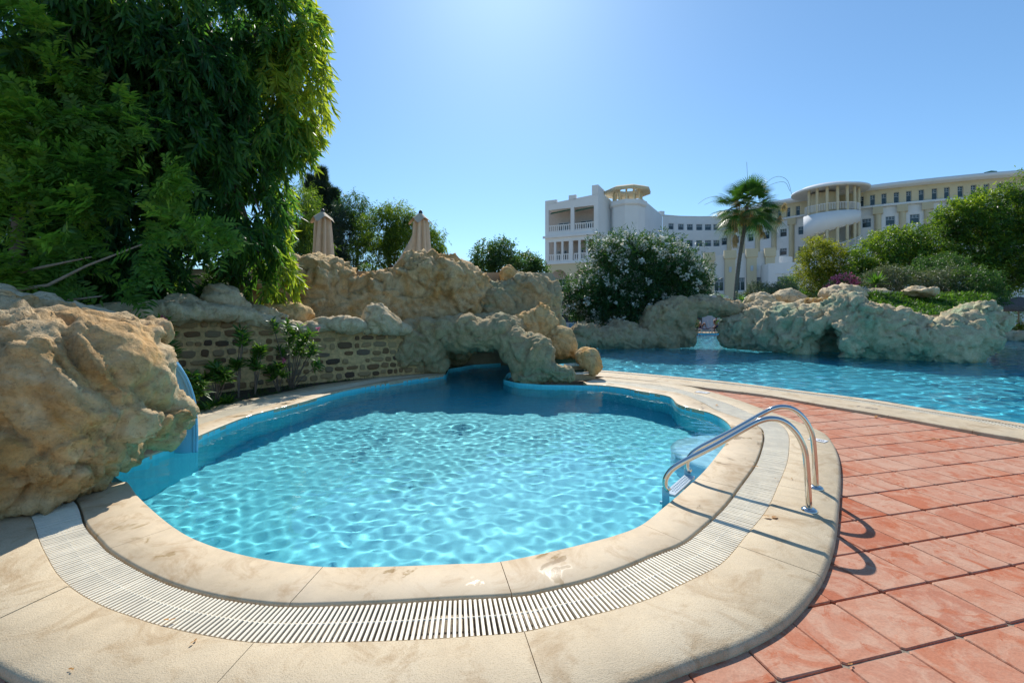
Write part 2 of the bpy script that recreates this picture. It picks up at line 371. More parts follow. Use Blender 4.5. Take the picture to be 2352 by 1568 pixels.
M['rock_teal'] = rock_mat('teal_tinted_limestone', (.66, .54, .35), (.56, .38, .19), (.36, .46, .30), .6, .25)  # teal tint mixes greenish patina with painted-in bounce light from the water
M['rock_orange'] = rock_mat('orange_limestone', (.74, .52, .26), (.68, .38, .12), (.58, .50, .34), .05, .65)
M['rock_brown'] = rock_mat('brown_limestone', (.54, .42, .26), (.46, .31, .15), (.36, .38, .25), .3, .4)
M['white'] = flat('white_render', (.74, .745, .75), .85, var=.05, scale=.35, bmp=.1, bscale=20)
M['cream'] = flat('cream_render', (.60, .525, .36), .85, var=.07, scale=.35, bmp=.1, bscale=20)
M['glassd'] = flat('dark_window_glass', (.02, .045, .06), .12, var=.4, scale=.7)
M['frame'] = flat('blue_grey_frame', (.45, .52, .58), .5, var=.05)
M['loggia_in'] = flat('loggia_paint', (.42, .38, .36), .85, var=.08)  # loggia walls and slabs in a darker, warmer tone than the facade
M['awning'] = flat('green_awning', (.03, .13, .09), .7)

# ------------------------------------------------------------------ pool outlines, read as ground points
ZC = .045; ZW = -.035
def gl(px, z=ZC): return [G(x, y, z) for x, y in px]
C0n = gl([(294, 1106), (322, 1143), (400, 1209), (481, 1249), (594, 1279), (735, 1298), (892, 1298), (1049, 1292), (1142, 1288), (1252, 1267), (1342, 1246), (1409, 1228), (1473, 1203), (1530, 1158), (1574, 1120), (1617, 1080), (1648, 1042), (1668, 1015), (1677, 995), (1678, 977), (1660, 960), (1630, 946), (1606, 940), (1584, 935), (1566, 930), (1554, 924), (1541, 911), (1525, 906), (1508, 903), (1470, 897), (1430, 889), (1378, 883.5), (1321, 881.6)])
C1n = gl([(120, 1110), (178, 1149), (200, 1202), (234, 1241), (259, 1265), (328, 1306), (406, 1340), (500, 1365), (600, 1380), (674, 1385), (735, 1384), (874, 1379), (1017, 1371), (1189, 1362), (1267, 1348), (1350, 1328), (1433, 1299), (1500, 1271), (1559, 1248), (1597, 1221), (1658, 1165), (1698, 1114), (1734, 1063), (1749, 1022), (1752, 998), (1744, 980), (1706, 962), (1648, 942), (1610, 922), (1566, 904), (1530, 897), (1470, 889), (1404, 880), (1339, 876)])
C2n = gl([(20, 1130), (67, 1179), (90, 1240), (106, 1273), (131, 1315), (172, 1352), (234, 1387), (312, 1415), (375, 1434), (469, 1454), (587, 1471), (735, 1471), (924, 1466), (1080, 1457), (1205, 1446), (1299, 1423), (1409, 1396), (1497, 1369), (1600, 1322), (1663, 1286), (1719, 1221), (1762, 1167), (1787, 1114), (1808, 1061), (1813, 1020), (1811, 995), (1798, 977), (1775, 964), (1726, 948), (1673, 926), (1622, 910), (1541, 888), (1470, 880), (1404, 874), (1352, 871)])
C3n = gl([(-300, 1190), (-300, 1330), (-150, 1440), (0, 1530), (80, 1568), (200, 1605), (400, 1630), (700, 1650), (1000, 1650), (1250, 1620), (1454, 1568), (1604, 1512), (1710, 1474), (1809, 1418), (1877, 1342), (1907, 1278), (1922, 1216), (1929, 1142), (1932, 1086), (1927, 1045), (1914, 1015), (1890, 990), (1830, 965), (1755, 938), (1680, 912), (1582, 886), (1492, 875), (1440, 870), (1400, 866), (1352, 862)])
C0l = gl([(294, 1106), (262, 1086), (262, 1068), (345, 1042), (430, 1010), (504, 979), (580, 951), (684, 924.5), (801, 893), (919, 873.7), (1000, 862), (1024, 858.5)])
C1l = gl([(150, 1080), (330, 1020), (436, 982), (514, 957), (619, 930), (684, 913.5), (762, 897), (853, 879), (919, 868.5), (1000, 859.5), (1024, 856.5)])
C2l = gl([(130, 1060), (330, 1000), (436, 964), (514, 941), (600, 920), (684, 903), (762, 888), (853, 871), (919, 864), (1000, 857), (1024, 854.5)])
C3l = gl([(110, 1040), (330, 980), (436, 948), (514, 927), (593, 912), (697, 890), (749, 881), (853, 868), (919, 861), (1000, 854.5), (1024, 852)])
M0 = gl([(1318, 846), (1381, 850), (1470, 857), (1657, 874.7), (1807, 892.7), (1995, 916), (2145, 940), (2352, 972), (2600, 1015), (3000, 1100)])
M3 = gl([(1340, 861), (1400, 865.5), (1440, 869.5), (1492, 874.5), (1657, 894), (1770, 907.7), (1882, 927), (2032, 951.6), (2182, 978.6), (2295, 998.5), (2352, 1008), (2560, 1052), (2900, 1150)])
def match(base, other):
    """for each base point the matching point of the other curve, moving steadily along it"""
    o = resample(other, n=3000); d = np.linalg.norm(base[:, None]-o[None, ::4], axis=2); i = d.argmin(1)*4.
    i = np.maximum.accumulate(i); kk = 25; pad = np.r_[np.linspace(i[0]-(i[kk]-i[0]), i[0], kk, False) if False else np.full(kk, i[0]), i, np.full(kk, i[-1])]
    i = np.convolve(pad, np.ones(2*kk+1)/(2*kk+1), 'valid'); x = np.clip(i, 0, 2999)
    return np.stack([np.interp(x, np.arange(3000), o[:, k]) for k in (0, 1)], 1)
base_n = resample(cat(C1n), n=900); R0 = match(base_n, cat(C0n)); R2 = match(base_n, cat(C2n)); R3 = match(base_n, cat(C3n)); R1 = base_n
base_l = resample(cat(C1l), n=400); L0 = match(base_l, cat(C0l[3:])); L2 = match(base_l, cat(C2l)); L3 = match(base_l, cat(C3l)); L1 = base_l
base_m = resample(cat(M0), n=700); m3 = match(base_m, cat(M3)); m1 = base_m+(m3-base_m)*.18; m2 = base_m+(m3-base_m)*.38; m0 = base_m
pool1 = np.vstack([cat(C0n), [(.67, 9.24), (.1, 9.5), (-.2, 10.0), (-.12, 11), (.35, 12.5), (.1, 13.6), (-1.1, 12.9), (-1.7, 11.9)], cat(C0l)[::-1][:-1]])
pool2 = np.vstack([cat(M0), [(14, 1.0), (45, 1.0), (45, 26), (30, 25.5), (24, 28), (17, 33.5), (13, 33.6), (9, 28), (2.5, 21.5), (1.2, 19), (1.2, 13)]])

def strip_slab(name, A, B, za, zb, thick, mat, parent, round_out=.012):
    """one slab of a kerb between two matched edges, with eased edges"""
    W = np.linalg.norm(B-A, axis=1)[:, None]; U = (B-A)/(W+1e-9); e = np.minimum(.012, W*.1); e2 = np.minimum(round_out, W*.2)
    rows = [(A, za-thick), (A, za-.008), (A+U*e, za), (B-U*e2, zb), (B-U*e2*.3, zb-e2.mean()*.35), (B, zb-e2.mean()*1.1), (B, zb-thick)]
    n = len(A); V = np.vstack([np.c_[p, np.full(n, z)] for p, z in rows]); F_ = []
    for r in range(len(rows)-1):
        for i in range(n-1): F_.append((r*n+i, r*n+i+1, (r+1)*n+i+1, (r+1)*n+i))
    me = bpy.data.meshes.new(name); k = len(rows)
    caps = [tuple(r*n for r in range(k)), tuple(r*n+n-1 for r in range(k))[::-1]]
    me.from_pydata(V.tolist(), [], F_+caps); me.materials.append(mat); me.update()
    import bmesh
    bm = bmesh.new(); bm.from_mesh(me); bmesh.ops.recalc_face_normals(bm, faces=bm.faces); bm.to_mesh(me); bm.free()
    o = obj(name, me, parent); smooth_angle(o, 50); return o
def slabs(par, A, B, joints_s, za, mat, thick=.09, rnd=.012, gap=.004, wob=.0015):
    s = np.r_[0, np.cumsum(np.linalg.norm(np.diff((A+B)/2, axis=0), axis=1))]; J = [0]+list(joints_s)+[s[-1]]
    for a, b in zip(J[:-1], J[1:]):
        if b-a < .05: continue
        n = max(3, int((b-a)/.05)); t = np.linspace(a+gap/2, b-gap/2, n)
        f = lambda C: np.stack([np.interp(t, s, C[:, k]) for k in (0, 1)], 1)
        dz = random.uniform(-wob, wob); strip_slab('slab', f(A), f(B), za+dz, za+dz, thick, mat, par, rnd)
def s_at(C, A, B, px):
    s = np.r_[0, np.cumsum(np.linalg.norm(np.diff((A+B)/2, axis=0), axis=1))]; return [s[np.linalg.norm(C-np.array(G(x, y, ZC)), axis=1).argmin()] for x, y in px]
random.seed(5)
def stripmesh(name, A, B, z, mat, parent=None, z2=None):
    n = len(A); V = np.vstack([np.c_[A, np.full(n, z)], np.c_[B, np.full(n, z if z2 is None else z2)]]); i = np.arange(n-1)
    return obj(name, me_np(name, V, np.stack([i, i+1, n+i+1, n+i], 1), mat), parent)
# ground, basins, water
pr = np.vstack([R1, [(.9, 9.3), (.1, 9.6), (-.1, 11), (.4, 12.5), (.1, 13.7), (-1.2, 13), (-1.9, 11.9)], L1[::-1]])
mp = np.vstack([base_m+(m3-base_m)*.1, pool2[len(cat(M0)):]])
V, T = fill([[(-500, -60), (600, -60), (600, 900), (-500, 900)], pr, mp]); V[:, 2] = -.1
tag(obj('ground', me_np('ground', V, T, M['sand'])), kind='structure')
def basin(name, poly, z0, z1, mat):
    V, T = fill([poly]); V[:, 2] = z1; n = len(poly); W = np.vstack([np.c_[poly, np.full(n, z0)], np.c_[poly, np.full(n, z1)]]); i = np.arange(n)
    q = np.stack([i, (i+1) % n, n+(i+1) % n, n+i], 1); t2 = np.vstack([q[:, [0, 1, 2]], q[:, [0, 2, 3]]])
    o = obj(name, me_np(name, np.vstack([V, W]), np.vstack([T, t2+len(V)]), mat)); o.cycles.is_caustics_receiver = True; return tag(o, kind='structure')
basin('pool_basin', resample(pool1, .12, closed=True), .02, -1.15, M['pool1'])
basin('large_pool_basin', resample(pool2, .5, closed=True), .02, -1.5, M['pool2'])
def waves(X, Y, comps, seed):
    r = np.random.default_rng(seed); Z = np.zeros_like(X)
    for lo, hi, n, amp in comps:
        for _ in range(n):
            L = math.exp(r.uniform(math.log(lo), math.log(hi))); a = r.uniform(0, 6.283); k = 6.283/L
            Z += amp*(L/hi)*np.sin(k*(X*math.cos(a)+Y*math.sin(a))+r.uniform(0, 6.28))
    return Z
def water(name, poly, xs, ys, mat, comps, seed, rings=()):
    X, Y = np.meshgrid(xs, ys); Z = waves(X, Y, comps, seed)
    Z *= .55+.65*np.clip(perlin(np.stack([X.ravel()*.55, Y.ravel()*.55, np.full(X.size, seed+.5)], 1)).reshape(X.shape)+.45, 0, 1.2)
    for cx, cy, a, L, fall in rings:
        d = np.hypot(X-cx, Y-cy); Z += a*np.cos(6.283*d/L)*np.exp(-d/fall)
    ny, nx = X.shape; i = np.arange(nx*ny).reshape(ny, nx); q = np.stack([i[:-1, :-1], i[:-1, 1:], i[1:, 1:], i[1:, :-1]], -1).reshape(-1, 4)
    C = np.stack([X.ravel(), Y.ravel()], 1)[q].mean(1); ok = inside(poly, C)
    cell = np.hypot(xs[1]-xs[0], ys[1]-ys[0])
    for dx, dy in ((.06, 0), (-.06, 0), (0, .06), (0, -.06)): ok |= inside(poly, C+np.array([dx, dy])*max(1, cell/.05))
    q = q[ok]; used, inv = np.unique(q, return_inverse=True); V = np.stack([X.ravel(), Y.ravel(), Z.ravel()+ZW], 1)[used]
    o = obj(name, me_np(name, V, inv.reshape(-1, 4), mat, True)); o.cycles.is_caustics_caster = True; return tag(o, kind='structure')
pp = resample(pool1, .1, closed=True)
water('pool_water', pp, np.arange(-4.4, 3.4, .019), np.arange(2.3, 13.9, .019), M['water1'], [(.09, .22, 34, .00016), (.4, 1.2, 8, .0006), (.24, .42, 8, .0003)], 3,
      [(-.82, 7.9, .0032, .2, .3), (-1.15, 5.9, .0016, .3, .5), (.0, 5.2, .0014, .33, .6)])
qq = resample(pool2, .4, closed=True)
water('large_pool_water', qq, np.r_[np.arange(1.0, 15, .05), np.arange(15, 45.2, .25)], np.r_[np.arange(.8, 22, .055), np.arange(22, 34, .12)], M['water2'], [(.22, .7, 26, .0017), (.7, 2., 8, .0018)], 9)

# coping: kerb stones of both pools
cop = stripmesh('pool_coping', R0*.98+R1*.02, R3*.99+R1*.01, -.02, M['mortar']); tag(cop, kind='structure')
jin = s_at(R0, R0, R1, [(400, 1209), (742, 1299), (1148, 1288), (1473, 1203), (1600, 1098), (1655, 1030), (1630, 946), (1508, 903), (1400, 885)])
slabs(cop, R0, R1, jin, ZC, M['coping_in'], .06)
jout = s_at(R2, R2, R3, [(160, 1345), (587, 1472), (1207, 1446), (1690, 1252), (1787, 1114), (1808, 990), (1700, 938), (1560, 894)])
slabs(cop, R2, R3, jout, ZC, M['coping_out'], .10, .03)
copl = stripmesh('bank_coping', L0, L3, -.02, M['mortar']); tag(copl, kind='structure')
slabs(copl, L0, L1, [1., 2.2, 3.3, 4.5, 5.6], ZC, M['coping_in'], .06); slabs(copl, L2, L3, [1.2, 2.3, 3.5, 4.7, 5.5], ZC, M['coping_out'], .1)
copm = stripmesh('large_pool_coping', m0, m3, -.02, M['mortar']); tag(copm, kind='structure')
slabs(copm, m0, m1, [1.3, 2.7, 4., 5.2, 6.6, 8., 9.5], ZC, M['coping_in'], .06); slabs(copm, m2, m3, [.9, 1.9, 3.0, 4.1, 5.0, 6.1, 7., 8.2, 9.4], ZC, M['coping_out'], .1, .015)
# overflow grates: channel, slats one by one near the camera, the rest joined
def slat_proto():
    b = MB(); w_, h_ = .0075, .016
    b.add([(0, -w_, -h_), (0, w_, -h_), (0, w_, -.002), (0, w_*.7, 0), (0, -w_*.7, 0), (0, -w_, -.002), (1, -w_, -h_), (1, w_, -h_), (1, w_, -.002), (1, w_*.7, 0), (1, -w_*.7, 0), (1, -w_, -.002)],
          [(0, 1, 2, 3, 4, 5), (11, 10, 9, 8, 7, 6)]+[(i, i+6, (i+1) % 6+6, (i+1) % 6) for i in range(6)])
    return b
slat_me = slat_proto().mesh('slat', M['grate'])
def grate(name, A, B, label, pitch, nsingle, s0, zt, cat='drain grate'):
    s = np.r_[0, np.cumsum(np.linalg.norm(np.diff((A+B)/2, axis=0), axis=1))]
    ch = stripmesh(name, A, B, -.012, M['channel']); tag(ch, label, cat)
    k = 0; b = MB(); U = slat_proto()
    ts = np.arange(.01, s[-1], pitch)
    order = [t for t in ts if t >= s0]; single = set(order[:nsingle])
    for t in ts:
        a = np.array([np.interp(t, s, A[:, q]) for q in (0, 1)]); c = np.array([np.interp(t, s, B[:, q]) for q in (0, 1)])
        d = c-a; L = np.linalg.norm(d); 
        if L < .03: continue
        d /= L; a = a+d*.016; L -= .02; an = math.atan2(d[1], d[0])
        if t in single:
            o = obj('slat', slat_me, ch); o.location = (a[0], a[1], zt+random.uniform(-.0012, .0012)); o.rotation_euler = (0, 0, an+random.uniform(-.006, .006)); o.scale = (L, 1, 1)
        else:
            ca, sa = math.cos(an), math.sin(an); b.add([(a[0]+x*L*ca-y*sa, a[1]+x*L*sa+y*ca, zt+z) for x, y, z in U.v], U.f)
    if b.v: tag(b.build('slat', M['grate'], ch), kind='stuff')
    mid = (A+B)/2; sp = MB(); q = resample(mid, .08); sp.tube([(x, y, zt-.008) for x, y in q], .005, 5); sp.build('spine', M['grate'], ch)
    return ch
grate('overflow_grate', R1, R2, 'white slatted overflow grate curving round the near kidney pool edge', .0262, 298, .55, ZC-.008)
grate('overflow_grate', L1, L2, 'white slatted overflow grate along the planting bed below the stone wall', .03, 0, 0, ZC-.008)
grate('overflow_grate', m1, m2, 'white slatted overflow grate along the edge of the large pool', .032, 0, 0, ZC-.008)

# terrace floor of terracotta tiles
TH, TS, TX, TY = .25072, .22714*1.5, 1.05942*1.5, 1.75668*1.5
c_, s_ = math.cos(TH), math.sin(TH)
reg = np.vstack([R3[::6], [(2.0, 10.6)], m3[::6][m3[::6][:, 1] > 2.0], [(8.6, .6), (1.0, .4), (-3.0, .6), (-4.2, 2.2)]])
V, T = fill([[(-5.5, .4), (9.5, .4), (9.5, 2.0)]+[tuple(p) for p in (m3[::8]*.9+m2[::8]*.1)[::-1] if p[1] > 2.0]+[tuple(p) for p in (R3[::8]*.93+R2[::8]*.07)[::-1]]]) if False else (None, None)
floor = MB(); floor.add([(-6, .3, -.004), (9.5, .3, -.004), (9.5, 2.2, -.004), (-6, 2.2, -.004)], [(0, 1, 2, 3)])
fl = stripmesh('terrace_floor', match(m3, R3[300:]), m3, -.0045, M['joint']); tag(fl, kind='structure')
fb = bpy.data.objects.new('mortar_bed', floor.mesh('mortar_bed', M['joint'])); link(fb, fl); fb.location = (0, 0, -.006)
def tile_mesh(seed):
    r = random.Random(seed); h = TS/2; gx, gy = .001, .003; b = MB()
    c = [(-h+gx+r.uniform(0, .004), -h+gy+r.uniform(0, .005)), (h-gx-r.uniform(0, .004), -h+gy+r.uniform(0, .005)), (h-gx-r.uniform(0, .004), h-gy-r.uniform(0, .005)), (-h+gx+r.uniform(0, .004), h-gy-r.uniform(0, .005))]
    def ring(ins, z):
        o = []
        for i in range(4):
            p = Vector(c[i]); a = Vector(c[i-1]); n = Vector(c[(i+1) % 4]); da = (a-p).normalized(); dn = (n-p).normalized(); q = p+(da+dn)*ins; cr = .012
            o += [(*(q+da*cr), z), (*(q+dn*cr), z)]
        return o
    v = ring(0, -.02)+ring(0, -.005)+ring(.004, 0)
    f = [(k*8+i, k*8+(i+1) % 8, (k+1)*8+(i+1) % 8, (k+1)*8+i) for k in range(2) for i in range(8)]+[tuple(16+i for i in range(8))]
    return b.add(v, f).mesh('tile', M['tile'])
tms = [tile_mesh(i) for i in range(6)]
for m_ in tms:
    m_.polygons.foreach_set('use_smooth', [False]*len(m_.polygons))
poly3 = np.vstack([R3[::4], [(1.9, 11), (-3, 10), (-5, 5)]]); polym = np.vstack([m3[::4], [(30, -5), (40, 30), (1, 30)]])
nt_ = 0
for i in range(-14, 34):
    for j in range(-26, 6):
        cx = TX+TS*((i+.5)*c_+(j+.5)*s_); cy = TY+TS*((i+.5)*s_-(j+.5)*c_)
        if not (1.05 < cy < 9.9 and -3 < cx < 9) or (cx < 1.2 and cy > 3): continue
        u = (cx/cy)*F+CX
        if u > 3700 or u < -140: continue
        if CAMH*F/cy+HY > 1990: continue
        h = TS*.5; cs = [(cx+a*h*c_+b*h*s_, cy+a*h*s_-b*h*c_) for a in (-1, 1) for b in (-1, 1)]
        a1 = inside(poly3, cs); a2 = inside(polym, cs)
        if (a1 | a2).all(): continue
        o = obj('tile', random.choice(tms), fl); o.location = (cx, cy, random.uniform(-.0015, .0015)); nt_ += 1
        o.rotation_euler = (random.uniform(-.003, .003), random.uniform(-.003, .003), TH+random.uniform(-.008, .008)+random.choice((0, math.pi)))
print('tiles', nt_)

# ------------------------------------------------------------------ rocks
def rock(name, mat, label, cat_, blobs, group=None, **kw):
    o = rockmesh(name, M[mat], blobs, **kw); return tag(o, label, cat_, group)
rock('boulder', 'rock_left', 'huge ochre and cream boulder overhanging the near left edge of the kidney pool', 'boulder',
     [(-160, 900, 3.5, 260, 190, .9), (60, 860, 3.65, 170, 125, .62), (190, 880, 3.8, 150, 130, .6), (270, 890, 3.85, 66, 90, .45), (312, 940, 3.9, 46, 62, .36), (362, 962, 3.95, 30, 34, .28), (395, 975, 4.15, 27, 26, .22), (392, 990, 4.45, 34, 28, .25),
      (110, 1040, 3.5, 140, 120, .42), (215, 1040, 3.85, 72, 66, .32), (20, 1120, 3.3, 90, 90, .35), (130, 765, 4.05, 200, 44, .75), (235, 812, 4.2, 60, 44, .4), (-30, 765, 4.0, 160, 80, .8)],
     h=.024, k=.16, amp=.55, seed=1.3, zmin=.03)
rock('boulder', 'rock_cap', 'long grey rock ridge behind the huge left boulder carrying the blue slide', 'boulder',
     [(-60, 730, 5.0, 130, 72, .5), (40, 750, 5.15, 100, 64, .45), (140, 765, 5.2, 100, 70, .45), (240, 785, 5.25, 85, 72, .4), (295, 850, 5.25, 38, 85, .3), (335, 915, 5.2, 36, 62, .25), (200, 880, 5.2, 160, 120, .4)],
     h=.05, k=.2, amp=.45, seed=4.1, zmin=-.1)
# upper rock wall behind the stone wall
rock('rock_wall', 'rock_top', 'tall sandy artificial rock wall below the two closed parasols', 'rock wall',
     [(600, 690, 11.6, 75, 90, .8), (680, 650, 12.0, 75, 62, .9), (745, 650, 12.2, 62, 58, .9), (700, 720, 12.0, 110, 80, 1.), (820, 706, 12.7, 72, 60, .9), (893, 672, 12.8, 44, 44, .8), (900, 710, 12.7, 90, 80, .9),
      (985, 640, 12.9, 75, 58, .9), (965, 600, 13.0, 28, 18, .4), (1050, 660, 12.9, 70, 62, 1.), (1000, 720, 12.9, 110, 75, .9), (1085, 700, 12.9, 62, 70, .9), (780, 740, 12.4, 150, 60, .9), (1000, 760, 12.9, 170, 60, .9)],
     h=.062, k=.22, amp=1.05, seed=2.2, zmin=.2)
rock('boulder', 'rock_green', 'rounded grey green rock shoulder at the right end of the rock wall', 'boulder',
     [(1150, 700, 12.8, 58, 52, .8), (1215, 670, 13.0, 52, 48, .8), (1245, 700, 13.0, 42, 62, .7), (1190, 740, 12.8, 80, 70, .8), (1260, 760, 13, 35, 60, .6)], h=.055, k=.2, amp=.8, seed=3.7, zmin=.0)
rock('boulder', 'rock_orange', 'small pinkish rock standing on top of the rock wall shoulder', 'boulder', [(1167, 633, 13.1, 18, 22, .3), (1184, 645, 13.1, 18, 22, .3)], h=.04, k=.1, amp=.4, seed=3.1)
# stone wall with its stones
wall_pl = [(-8.2, 5.8), (-6.9, 6.9), (-5.4, 8.3), (-4.15, 9.45), (-2.67, 10.55), (-1.9, 11.0)]
wz = lambda x: float(np.interp(x, [-8, -5.4, -4.85, -4.2, -1.9], [1.42, 1.4, 1.3, 1.06, 1.06]))
wp = resample(np.array(wall_pl), .12); wd = np.gradient(wp, axis=0); wd /= np.linalg.norm(wd, axis=1)[:, None]; wnm = np.c_[wd[:, 1], -wd[:, 0]]
n = len(wp); zt_ = np.array([wz(p[0]) for p in wp])+.08
V = np.vstack([np.c_[wp, np.full(n, -.1)], np.c_[wp, zt_], np.c_[wp-wnm*.4, zt_], np.c_[wp-wnm*.4, np.full(n, -.1)]]); i = np.arange(n-1)
wall = obj('stone_wall', me_np('stone_wall', V, np.vstack([np.stack([a*n+i, a*n+i+1, (a+1)*n+i+1, (a+1)*n+i], 1) for a in range(3)]), M['mortar'])); tag(wall, 'low wall of brown stones in sandy mortar behind the planting bed', 'stone wall')
def stone_mat2():
    m, nt, b = new_mat('brown_wall_stone'); co = objco(nt); oi = nt.nodes.new('ShaderNodeObjectInfo')
    base = ramp(nt, oi.outputs['Random'], [(0, (.10, .07, .05)), (.25, (.27, .15, .07)), (.5, (.38, .24, .12)), (.75, (.48, .34, .18)), (1, (.17, .13, .10))])
    c = mixc(nt, .7, base, ramp(nt, noise(nt, co, 14, 6, .7), [(.3, (.5, .5, .5)), (.7, (1.2, 1.15, 1.05))]), 'MULTIPLY'); nt.links.new(c, b.inputs['Base Color']); b.inputs['Roughness'].default_value = .9
    bump(nt, b, [(noise(nt, co, 22, 5), .9, .012)]); return m
M['stone'] = stone_mat2()
def stone_mesh(seed):
    r = random.Random(seed); nn = 8; b = MB(); base = []
    for k in range(nn):
        a = 2*math.pi*(k+.5)/nn; cx = max(-.5, min(.5, math.cos(a)*.74)); cz = max(-.5, min(.5, math.sin(a)*.74)); base.append((cx*r.uniform(.86, 1.06), cz*r.uniform(.84, 1.08)))
    v = [(x, 0, z) for x, z in base]+[(x*.95, -.75*r.uniform(.7, 1), z*.93) for x, z in base]+[(x*.68, -1*r.uniform(.85, 1.1), z*.62) for x, z in base]
    f = [(k*nn+q, (k+1)*nn+q, (k+1)*nn+(q+1) % nn, k*nn+(q+1) % nn) for k in range(2) for q in range(nn)]+[tuple(2*nn+q for q in range(nn))]
    return b.add(v, f).mesh('stone', M['stone'])
sms = [stone_mesh(i) for i in range(9)]
ws_ = np.r_[0, np.cumsum(np.linalg.norm(np.diff(wp, axis=0), axis=1))]; random.seed(11); row = 0; z = .07; cnt = 0
while z < 1.4:
    h = random.uniform(.13, .175); s = 1.9+random.uniform(0, .2)
    while s < ws_[-1]-.15:
        L = random.choice((random.uniform(.11, .18), random.uniform(.2, .38))); sc_ = s+L/2; x, y = np.interp(sc_, ws_, wp[:, 0]), np.interp(sc_, ws_, wp[:, 1])
        if z+h/2 < wz(x)-.02 and cnt < 296 and random.random() > .10:
            k = min(int(np.searchsorted(ws_, sc_)), n-1); a = math.atan2(wd[k, 1], wd[k, 0])
            o = obj('stone', random.choice(sms), wall); o.location = (x+wnm[k, 0]*-.012, y+wnm[k, 1]*-.012, z+h/2+random.uniform(-.018, .018)); o.rotation_euler = (random.uniform(-.05, .05), random.uniform(-.07, .07), a)
            o.scale = (L*random.uniform(.82, .95), random.uniform(.03, .05), h*random.uniform(.62, .98)); cnt += 1
        s += L+.012
    z += h+.01
print('stones', cnt)
capb = []
for px, py, Y, rx, ry, rd in [(250, 720, 7.0, 90, 24, .32), (345, 716, 7.5, 80, 24, .3), (420, 716, 7.9, 60, 22, .3), (490, 718, 8.2, 60, 19, .3), (550, 724, 8.6, 45, 20, .3), (600, 738, 8.9, 42, 20, .28), (655, 752, 9.2, 40, 18, .28), (715, 752, 9.5, 42, 16, .28), (775, 748, 9.9, 45, 16, .28), (840, 752, 10.2, 42, 17, .28), (900, 754, 10.5, 42, 16, .3)]: capb.append((px, py, Y, rx, ry, rd))
o = rockmesh('capping', M['rock_cap'], capb, h=.04, k=.16, amp=.42, seed=5.5, parent=wall)
rock('boulder', 'rock_cap', 'pale pointed rock on the wall capping nearest the dark arch', 'boulder', [(868, 738, 10.2, 36, 30, .32), (862, 722, 10.25, 22, 22, .22), (896, 748, 10.3, 26, 20, .25)], h=.035, k=.1, amp=.45, seed=6.1, group='pale rocks along the wall capping')
rock('boulder', 'rock_cap', 'low pale rock with rippled sunlit top on the wall capping', 'boulder', [(765, 742, 9.7, 45, 16, .3), (800, 745, 9.8, 40, 16, .3)], h=.035, k=.1, amp=.4, seed=6.4, group='pale rocks along the wall capping')
rock('boulder', 'rock_orange', 'orange rock with sunlit rim behind the wall capping', 'boulder', [(668, 722, 9.9, 42, 32, .4), (640, 716, 9.9, 40, 20, .35), (695, 735, 9.9, 22, 24, .3)], h=.035, k=.1, amp=.45, seed=6.9)
rock('boulder', 'rock_cap', 'small ragged rock in front of the orange rock', 'boulder', [(600, 716, 9.2, 36, 14, .25), (640, 728, 9.3, 24, 10, .2)], h=.035, k=.1, amp=.4, seed=7.3, group='pale rocks along the wall capping')
rock('boulder', 'rock_cap', 'tall blocky pale rock on the wall under the drooping leaves', 'boulder', [(518, 690, 8.7, 36, 34, .35), (545, 700, 8.8, 28, 22, .3), (505, 672, 8.8, 24, 18, .3)], h=.035, k=.1, amp=.5, seed=7.7, group='pale rocks along the wall capping')
rock('boulder', 'rock_cap', 'low triangular pale rock on the wall beside the slide ridge', 'boulder', [(425, 700, 8.2, 42, 22, .3), (395, 706, 8.1, 36, 16, .3)], h=.035, k=.1, amp=.45, seed=8.1, group='pale rocks along the wall capping')
# arch over the pool
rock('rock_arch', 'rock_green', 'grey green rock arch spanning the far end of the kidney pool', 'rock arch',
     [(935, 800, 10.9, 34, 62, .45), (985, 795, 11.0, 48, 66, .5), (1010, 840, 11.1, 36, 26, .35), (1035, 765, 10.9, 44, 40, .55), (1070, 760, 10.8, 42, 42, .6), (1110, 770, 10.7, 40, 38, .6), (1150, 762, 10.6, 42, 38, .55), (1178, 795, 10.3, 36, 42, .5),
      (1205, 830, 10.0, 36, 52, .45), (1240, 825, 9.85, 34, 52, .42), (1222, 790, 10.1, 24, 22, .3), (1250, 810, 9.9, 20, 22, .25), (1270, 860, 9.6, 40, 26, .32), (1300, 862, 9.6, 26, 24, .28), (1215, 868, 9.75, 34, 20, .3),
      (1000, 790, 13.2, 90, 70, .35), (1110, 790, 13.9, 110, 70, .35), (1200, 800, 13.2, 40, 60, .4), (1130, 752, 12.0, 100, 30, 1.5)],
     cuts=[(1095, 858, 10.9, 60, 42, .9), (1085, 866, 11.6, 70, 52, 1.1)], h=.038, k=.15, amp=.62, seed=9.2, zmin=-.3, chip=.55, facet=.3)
rock('boulder', 'rock_orange', 'peaked orange rock above the carpeted steps', 'boulder', [(1236, 755, 11.3, 36, 44, .4), (1203, 742, 11.3, 26, 24, .3), (1264, 750, 11.2, 17, 38, .32), (1242, 716, 11.3, 14, 24, .2), (1256, 712, 11.3, 11, 14, .18), (1228, 790, 11.2, 42, 38, .4)], h=.032, k=.09, amp=.55, seed=10.5, zmin=-.2, lump=.5)
rock('boulder', 'rock_orange', 'rounded orange rock leaning over the carpeted steps', 'boulder', [(1288, 780, 11.0, 32, 32, .38), (1302, 798, 10.9, 24, 24, .3), (1270, 800, 11.0, 30, 26, .3), (1326, 822, 10.8, 12, 8, .12)], h=.04, k=.12, amp=.4, seed=11.1, zmin=-.2, lump=.5, chip=.8)
